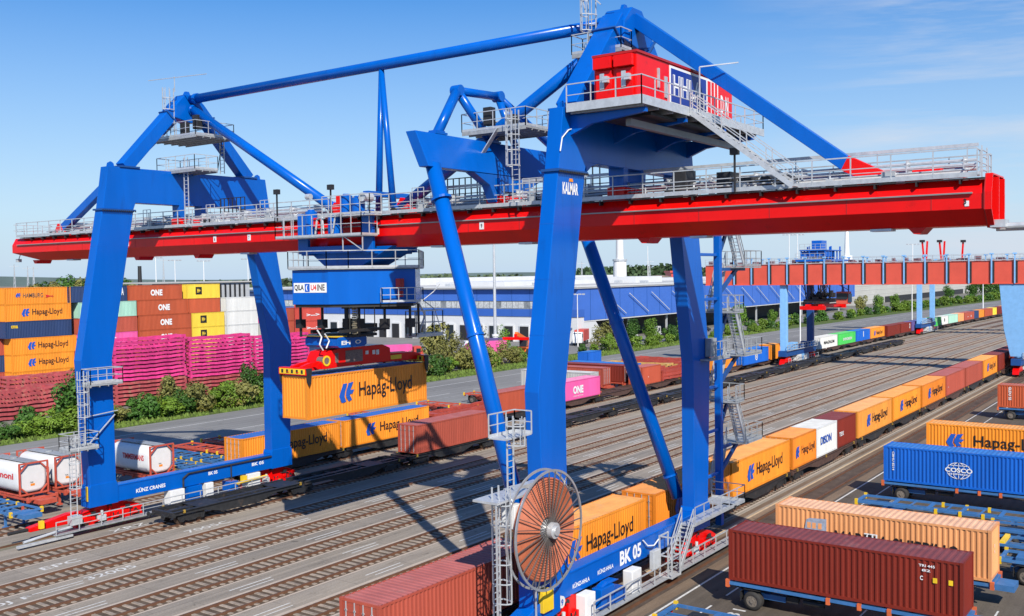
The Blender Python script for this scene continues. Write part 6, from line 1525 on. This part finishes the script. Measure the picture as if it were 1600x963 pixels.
for (x, y, s, k) in ((207, 123, 1.1, 'loose0'), (214, 124, 1.25, 'loose0'), (222, 122, .9, 'tree2'), (238, 125, .8, 'tree0'), (262, 127, .9, 'tree0'), (292, 125, .9, 'tree2'), (304, 128, 1.0, 'tree0'), (322, 124, .7, 'tree0'), (420, 125, 1.0, 'tree1'), (455, 128, .9, 'tree0'), (470, 125, .9, 'tree0')):
    plant(k, x, y + bend(x) * .6, s, 'broad tree before the blue warehouse front', 'tree', 'trees before the blue warehouse front', 'tree', part_names=('crown', 'trunk'))
x = 300.
while x < 760:
    s = random.uniform(.6, 1.05) * (1 + (x - 300) / 900); plant('bushfar%d' % random.randrange(2), x, 118.5 + bend(x) + random.uniform(-2, 3), s, "distant shrub along the far end of the road", 'shrub', 'distant shrubs along the road', sz=s * random.uniform(.8, 1.2)); x += random.uniform(4.5, 7.5)
for (x, y, s) in ((650, 122, 1.5), (672, 120, 1.8), (704, 118, 1.7), (610, 128, 1.1), (745, 112, 1.8)):
    plant('tree2', x, y, s, 'big tree before the pale hall', 'tree', 'big trees before the pale hall', 'tree', part_names=('crown', 'trunk'))
# low grass in the verge
rnd = random.Random(3); mb = MB()
for i in range(9000):
    x = 40 + 260 * rnd.random() ** 1.4; y = rnd.uniform(111.6, 118.5) + bend(x)
    h_ = rnd.uniform(.15, .5); a = rnd.uniform(0, 3.14); dx, dy = math.cos(a) * .16, math.sin(a) * .16; lx, ly = rnd.uniform(-.1, .1), rnd.uniform(-.1, .1)
    mb.quad((x - dx, y - dy, 0), (x + dx, y + dy, 0), (x + dx * .3 + lx, y + dy * .3 + ly, h_))
me = bpy.data.meshes.new('grass'); me.from_pydata(mb.v, [], mb.f); me.materials.append(mat('verge_grass', (.13, .20, .03), .8, var=.3, scale=.4)); o = link('grass', me); tag(o, kind='stuff')
# horizon woods and hills
def wood(name, seed, x0, y0, x1, y1, depth, h, n, leaf, m, kind='stuff'):
    rnd = random.Random(seed); mb = MB(); a = Vector((x0, y0, 0)); b = Vector((x1, y1, 0)); d = (b - a).normalized(); nn = Vector((-d.y, d.x, 0)); Ln = (b - a).length
    for i in range(n):
        t = rnd.random(); q = rnd.random(); hh = h * (.62 + .38 * math.sin(t * Ln / 43.) * math.sin(t * Ln / 17. + 1) + .15 * rnd.random())
        p = a.lerp(b, t) + nn * depth * q; p.z = hh * rnd.random() ** .6
        n_ = Vector((rnd.uniform(-1, 1), rnd.uniform(-1, 1), rnd.uniform(.0, 1.2))).normalized(); x = n_.orthogonal().normalized(); y = n_.cross(x); L_ = leaf * rnd.uniform(.6, 1.4)
        mb.quad(p - x * L_ * .5, p + y * L_ * .4, p + x * L_ * .5, p - y * L_ * .4)
    me = bpy.data.meshes.new(name); me.from_pydata([tuple(v) for v in mb.v], [], mb.f); me.materials.append(m); o = link(name, me); tag(o, kind=kind); return o
LFAR = mat('far_wood_leaves', (.045, .085, .03), .7, var=.3, scale=.05, rnd=0)
LFAR2 = mat('far_wood_leaves_pale', (.09, .13, .06), .7, var=.3, scale=.05, rnd=0)
wood('far_wood', 1, 700, 900, 1500, 1000, 60, 18, 3500, 7, LFAR2)
wood('far_wood', 2, 1050, 620, 1750, 760, 70, 27, 9000, 7, LFAR)
wood('far_wood', 3, 250, 700, 700, 900, 50, 11, 2500, 6, LFAR2)
wood('far_wood', 4, 1700, 760, 2600, 700, 80, 18, 4000, 9, LFAR)
for k in range(9):
    x, y = 283 + k * 5.2, 520 - k * 3.6; s = 2.1 + .8 * random.random()
    plant('tree2' if k % 2 else 'tree1', x, y, s, 'dark horizon tree above the orange stack', 'tree', 'clump of trees above the orange stack', 'tree', part_names=('crown', 'trunk'))
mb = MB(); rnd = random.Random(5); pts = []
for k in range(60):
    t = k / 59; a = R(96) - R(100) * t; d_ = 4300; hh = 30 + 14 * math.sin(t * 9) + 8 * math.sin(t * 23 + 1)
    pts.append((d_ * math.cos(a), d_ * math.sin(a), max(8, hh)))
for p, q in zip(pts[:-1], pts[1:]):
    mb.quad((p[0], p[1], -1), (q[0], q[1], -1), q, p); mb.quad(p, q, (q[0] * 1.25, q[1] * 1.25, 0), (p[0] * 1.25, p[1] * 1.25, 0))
tag(build(mb, 'hills', mat('haze_tinted_woodland', (.085, .125, .13), .9, var=.3, scale=.004, rnd=0)), kind='structure')  # blue-green base colour paints distance haze onto the wooded hills

# ------------------------------------------------------------------ masts, poles and distant structures
CAMX, CAMY = 0., 0.
def W_(px, py, dist):   # point seen at photo pixel column px, at ground distance dist
    u = (px - 800) / 1551.5; v = (py - 481.5) / 1551.5
    d = Vector((.58146783 * u - .03640722 * v + .81275438, -.81343795 * u - .00805941 * v + .58159586, -.01462397 * u - .99930454 * v - .0343013))
    k = dist / math.hypot(d.x, d.y); return Vector((d.x * k, d.y * k, 18.5 + d.z * k))
def lamp_mast(px, topy, dist, label, r=.22, arms=True, color=None, plat=False):
    top = W_(px, topy, dist); base = Vector((top.x, top.y, 0)); root = empty('lamp_mast', base, label, 'lamp mast', 'lamp masts')
    mb = MB(); mb.tube(base, top, r, r * .55, n=10); build(mb, 'pole', color or WHITE, root)
    if arms:
        mb = MB(); q = Vector((-.58, .81, 0)) * (r * 9); mb.beam(top - q, top + q, r * .6)
        for s in (-1, -.4, .4, 1): p = top + q * s; mb.box(p.x - r * 1.5, p.x + r * 1.5, p.y - r * 1.5, p.y + r * 1.5, p.z - r, p.z + r)
        build(mb, 'lamp_head', GALV, root)
    if plat:
        mb = MB(); mb.tube((base.x, base.y, 3.6), (base.x, base.y, 4.1), .8, n=12); mb.tube((base.x, base.y, 0), (base.x, base.y, 3.6), r * 1.5, n=12); build(mb, 'pole_collar', WHITE, root)
lamp_mast(771, 340, 238, 'thick tall white mast before the warehouse, left of the crane near leg', .42, False, GALV, True)
for px, ty, d, lb in ((318, 408, 620, 'thin lamp mast above the white boxes'), (387, 405, 640, 'thin lamp mast just left of the far rear crane leg'), (273, 407, 610, 'thin lamp mast above the yellow box'), (243, 403, 620, 'thin lamp mast above the rust red boxes'),
                      (1012, 385, 560, 'white mast between warehouse roof and girder, left of the rear leg'), (1233, 367, 520, 'lamp mast with crossbar left of the blue far trolley'), (1246, 367, 540, 'lamp mast just right of the cross-barred one, left of the blue far trolley'),
                      (1426, 382, 700, 'thin lamp mast left of the red boom cranes'), (1425, 440, 330, 'dark lamp post by the pale hall'), (1536, 440, 480, 'slim lamp post right of the hall trees'), (1250, 440, 246, 'white lamp post seen beneath the salmon girder'), (860, 380, 700, 'thin white mast in front of the near leg of the crane'),
                      (902, 460, 250, 'short street lamp by the warehouse corner')):
    lamp_mast(px, ty, d, lb, .20 * d / 400 + .05, px != 1012)
for px, ty, lb in ((22, 413, 'leftmost power line pylon'), (43, 416, 'second power line pylon from the left'), (52, 416, 'third power line pylon from the left'), (255, 404, 'power line pylon above the yellow box'), (909, 409, 'lattice pylon right of the near crane leg'), (1015, 406, 'pylon with crossarms over the far wood'), (928, 412, 'small lattice pylon beyond the warehouse roof')):
    top = W_(px, ty, 800); b = Vector((top.x, top.y, 0)); root = empty('power_pylon', b, lb, 'pylon', 'power line pylons')
    mb = MB(); q = Vector((-.58, .81, 0)); mb.beam(b - q * 1.2, top, .35); mb.beam(b + q * 1.2, top, .35)
    for k in range(8): z = top.z * (k + .5) / 9; w = 1.2 * (1 - z / top.z); mb.beam(b + q * w + Vector((0, 0, z)), b - q * w * .8 + Vector((0, 0, z + top.z / 9)), .2)
    build(mb, 'lattice', GALV, root); mb = MB(); mb.beam(top - q * 3.5 - Vector((0, 0, 1.5)), top + q * 3.5 - Vector((0, 0, 1.5)), .3); build(mb, 'crossarm', GALV, root)
def tower(px, ty, by, dist, segs, label, name='tower', cat='tower'):
    top = W_(px, ty, dist); b = Vector((top.x, top.y, 0)); root = empty(name, b, label, cat)
    z0 = 0; 
    for frac, r0, r1, m, nm in segs:
        z1 = top.z * frac; mb = MB(); mb.tube((b.x, b.y, z0), (b.x, b.y, z1), r0, r1, n=16); build(mb, nm, m, root); z0 = z1
tower(968, 362, 430, 900, [(.52, 6.2, 5.9, WHITE, 'lower_shaft'), (.55, 6.6, 6.6, GALV, 'gallery'), (1.0, 3.6, 3.2, WHITE, 'upper_shaft')], 'thick white stepped tower beyond the warehouse roof, right of the near leg')
tower(1323, 345, 400, 900, [(.50, 5.0, 4.6, WHITE, 'lower_shaft'), (1.0, 2.2, 1.1, WHITE, 'upper_shaft')], 'slim white tower rising behind the salmon girder right of the blue far trolley')
tower(218, 416, 445, 700, [(.45, 2.4, 2.2, SALMON, 'lower_shaft'), (1.0, 1.4, 1.2, DARK, 'upper_shaft')], 'small red and black striped tower above the rust red boxes')
for px, ty, lb in ((1441, 377, 'V shaped pair of red boom cranes, left one'), (1468, 377, 'tall pair of red boom cranes, middle one'), (1505, 377, 'single red boom crane on the right')):
    a = W_(px, ty, 1100); b = W_(px + (3 if px < 1500 else -2), 408, 1100); root = empty('boom_crane', (b.x, b.y, 0), lb, 'boom crane', 'red boom cranes on the horizon')
    q = (W_(px + 8, 377, 1100) - W_(px, 377, 1100)); mb = MB(); mb.beam(b, a, 1.6)
    if px < 1500: mb.beam(b + q * .4, a + q, 1.6)
    for k in range(8): mb.beam(b.lerp(a, k / 8) - q * .12, b.lerp(a, (k + 1) / 8) + q * .12, .8)
    build(mb, 'boom', RED, root); mb = MB(); mb.box(a.x - 2.2, a.x + 2.2, a.y - 2.2, a.y + 2.2, a.z - 1.2, a.z + 1.2); mb.beam((b.x, b.y, 0), b, 2.5); build(mb, 'mast_head', DARK, root)
for i, (px, w_, h_, d, m, lb) in enumerate(((30, 36, 7, 560, CC['navy'][0], 'flat dark building on the horizon at the far left'), (47, 12, 9, 556, SALMON, 'small red building on the left horizon'), (98, 14, 8, 430, mat('cream_wall', (.6, .5, .36), .7), 'small cream building behind the front crane leg'), (116, 18, 9, 440, mat('cream_wall', (.6, .5, .36)), 'wider cream building beside the front crane leg'),
                 (300, 150, 7, 520, WW, 'long low white roofed building above the rust red boxes'), (398, 30, 10, 600, CC['navy'][0], 'dark low building left of the far rear leg'), (182 + 24, 40, 9, 500, WW, 'white roofed building right of the front leg'),
                 (745, 60, 8, 620, SALMON, 'red roofed hall beyond the warehouse roof'), (800, 60, 13, 610, WW, 'white hall beyond the warehouse roof beside the mast'), (1060, 22, 18, 480, CC['red'][0], 'bright red box on a frame left of the rear near leg'), (955, 14, 10, 560, mat('orange_plate', (.85, .28, .02)), 'orange machine beyond the warehouse roof'), (1040, 40, 8, 600, WW, 'white low hall before the far wood'))):
    c0_ = W_(px, 440, d); u_ = Vector((.58, -.81, 0)); wd = w_ / 1551 * d; dp = Vector((.81, .58, 0)) * 18
    zt = h_; p = [c0_ - u_ * wd / 2, c0_ + u_ * wd / 2]; 
    for q in p: q.z = 0
    root = empty('distant_building', (p[0].x, p[0].y, 0), lb, 'building')
    pts = [p[0], p[1], p[1] + dp, p[0] + dp]; mb = MB(); mb.quadbox(pts + [q + Vector((0, 0, zt)) for q in pts]); build(mb, 'wall', m, root)
    mb = MB(); e = u_ * .6; e2 = dp * .04; rp = [pts[0] - e - e2, pts[1] + e - e2, pts[2] + e + e2, pts[3] - e + e2]; mb.quadbox([q + Vector((0, 0, zt)) for q in rp] + [q + Vector((0, 0, zt + .9)) for q in rp]); build(mb, 'roof', WR if m is WW else m, root)
    mb = MB(); n_ = max(2, int(wd / 5)); sh = -Vector((.81, .58, 0)) * .05
    for k in range(n_):
        a = p[0].lerp(p[1], (k + .3) / n_) + sh; b = p[0].lerp(p[1], (k + .7) / n_) + sh; mb.quad(a + Vector((0, 0, zt * .45)), b + Vector((0, 0, zt * .45)), b + Vector((0, 0, zt * .75)), a + Vector((0, 0, zt * .75)))
    build(mb, 'window', GLASS, root)
dome = empty('dome_store', W_(1030, 440, 470), 'brown round-topped heap shelter left of the red box', 'shelter')
WPOS[dome.as_pointer()] = dome.location.copy()
mb = MB(); c_ = dome.location.copy(); c_.z = 0
for i in range(6):
    for j in range(20):
        def S(i, j): a = math.pi / 2 * i / 6; t = 2 * math.pi * j / 20; return (c_.x + 15 * math.cos(a) * math.cos(t), c_.y + 15 * math.cos(a) * math.sin(t), 6 + 11 * math.sin(a))
        mb.quad(S(i, j), S(i, j + 1), S(i + 1, j + 1), S(i + 1, j))
build(mb, 'shell', mat('brown_mesh_shell', (.22, .17, .13), .8, var=.4, scale=.5), dome)

# ------------------------------------------------------------------ vehicles
_veh = {}
def truck(x, y, rz, col, label, group=None, trailer_col=None):
    root = empty('truck', (x, y, 0), label, 'truck', group, rz)
    mb = MB(); mb.prism([(0, .7), (2.2, .7), (2.2, 3.4), (.7, 3.5), (.15, 2.3), (0, 1.9)], -1.2, 1.2); local(mb, 'cab', col, root, bevel=.06)
    mb = MB(); mb.quadbox([(.10, -1.05, 2.05), (.10, 1.05, 2.05), (.5, 1.05, 2.05), (.5, -1.05, 2.05), (.55, -1.05, 3.2), (.55, 1.05, 3.2), (.8, 1.05, 3.2), (.8, -1.05, 3.2)]); mb.box(.7, 1.7, -1.215, 1.215, 2.1, 3.0); local(mb, 'windscreen', GLASS, root)
    mb = MB(); mb.box(-.05, 0, -1.1, -.7, .85, 1.15); mb.box(-.05, 0, .7, 1.1, .85, 1.15); local(mb, 'headlight', DUCT, root)
    mb = MB(); mb.box(1.6, 6, -.9, .9, .6, 1.0); local(mb, 'chassis', DARK, root)
    if trailer_col: mb = MB(); mb.box(2.6, 9.5, -1.25, 1.25, 1.1, 3.9); local(mb, 'load_box', trailer_col, root, bevel=.03)
    for wx in (1.0, 4.4, 5.4) + ((8.0,) if trailer_col else ()):
        for s in (-1, 1): mb = MB(); mb.tube((wx, s * .9, .5), (wx, s * 1.2, .5), .5, n=16); local(mb, 'wheel', RUBBER, root)
    return root
truck(168, 133, R(-30), CC['pink'][0], 'truck with pink box by the white wall, seen beneath the trolley', None, CC['pink'][0])
truck(176, 140, R(-40), WHITE, 'white truck with dark windows beside the pink one', None, CC['purple'][0])
truck(161, 139, R(150), CC['red'][0], 'red cabbed truck behind the hanging red spreader', None, CC['pink'][0])
truck(214, 133, R(20), WHITE, 'white truck with red rear just right of the near crane leg', None, CC['red'][0])
truck(246, 128, R(0), CC['grey'][0], 'grey truck parked before the blue warehouse front')
truck(322, 118, R(10), CC['navy'][0], 'dark truck on the verge beneath the far crane spreader')
st = empty('reach_stacker', (184, 128.5, 0), 'orange reach stacker partly behind the near crane leg', 'reach stacker', None, R(15))
mb = MB(); mb.box(-3, 2.6, -1.5, 1.5, .8, 2.0); mb.prism([(1.2, 2.0), (2.8, 2.0), (2.8, 3.0), (1.8, 3.3)], -1.5, 1.5); OR_ = mat('orange_machine_paint', (.80, .16, .02), .4); local(mb, 'body', OR_, st, bevel=.08)
mb = MB(); mb.box(-.8, .9, -.8, .8, 2.0, 3.7); local(mb, 'cab', GLASS, st, bevel=.05)
mb = MB(); mb.beam((2.4, 0, 3.2), (-5.0, 0, 5.2), .7, .9); local(mb, 'boom', OR_, st)
mb = MB(); mb.box(-5.6, -4.8, -3, 3, 3.9, 4.5); mb.beam((-5.2, 0, 5.2), (-5.2, 0, 4.4), .6); local(mb, 'spreader', RED, st)
for wx in (-2.2, 2.0):
    for s in (-1, 1): mb = MB(); mb.tube((wx, s * 1.3, .85), (wx, s * 1.9, .85), .85, n=18); local(mb, 'wheel', RUBBER, st)
def car(x, y, rz, col, label, group):
    if 'car' not in _veh:
        b = MB(); b.prism([(-2.1, .3), (2.1, .3), (2.15, .8), (1.4, .95), (-2.0, .95), (-2.15, .7)], -.85, .85); b.prism([(-1.6, .95), (1.2, .95), (.5, 1.42), (-1.1, 1.42)], -.72, .72)
        g = MB(); g.prism([(-1.45, .99), (1.02, .99), (.45, 1.36), (-1.02, 1.36)], -.735, .735); w = MB()
        for wx in (-1.3, 1.3):
            for s in (-1, 1): w.tube((wx, s * .68, .32), (wx, s * .88, .32), .32, n=12)
        _veh['car'] = (b.mesh('body', bpy.data.materials['cd']), g.mesh('windows', GLASS), w.mesh('wheels', RUBBER))
    root = empty('parked_car', (x, y, 0), label, 'car', group, rz); o = link('body', _veh['car'][0], root); slot(o, col); link('windows', _veh['car'][1], root); link('wheels', _veh['car'][2], root)
cols = [WHITE, CC['navy'][0], CC['grey'][0], CC['red'][0], DARK]
for k in range(26):
    x = 470 + k * 8.5; car(x, 124 + bend(x) * .75 + random.uniform(-1, 1), R(90 + random.uniform(-4, 4)), cols[k % 5], 'distant parked car before the pale hall, ' + ordinal(k + 1) + ' from the left', 'distant parked cars')
for k, (x, y, c_) in enumerate(((236, 131, 1), (240.5, 131.5, 2), (256, 130, 0), (268, 131, 3), (283, 130, 4))): car(x, y, R(80), cols[c_], ['navy', 'grey', 'white', 'red', 'black'][k] + ' car parked before the blue warehouse front', 'cars before the warehouse')
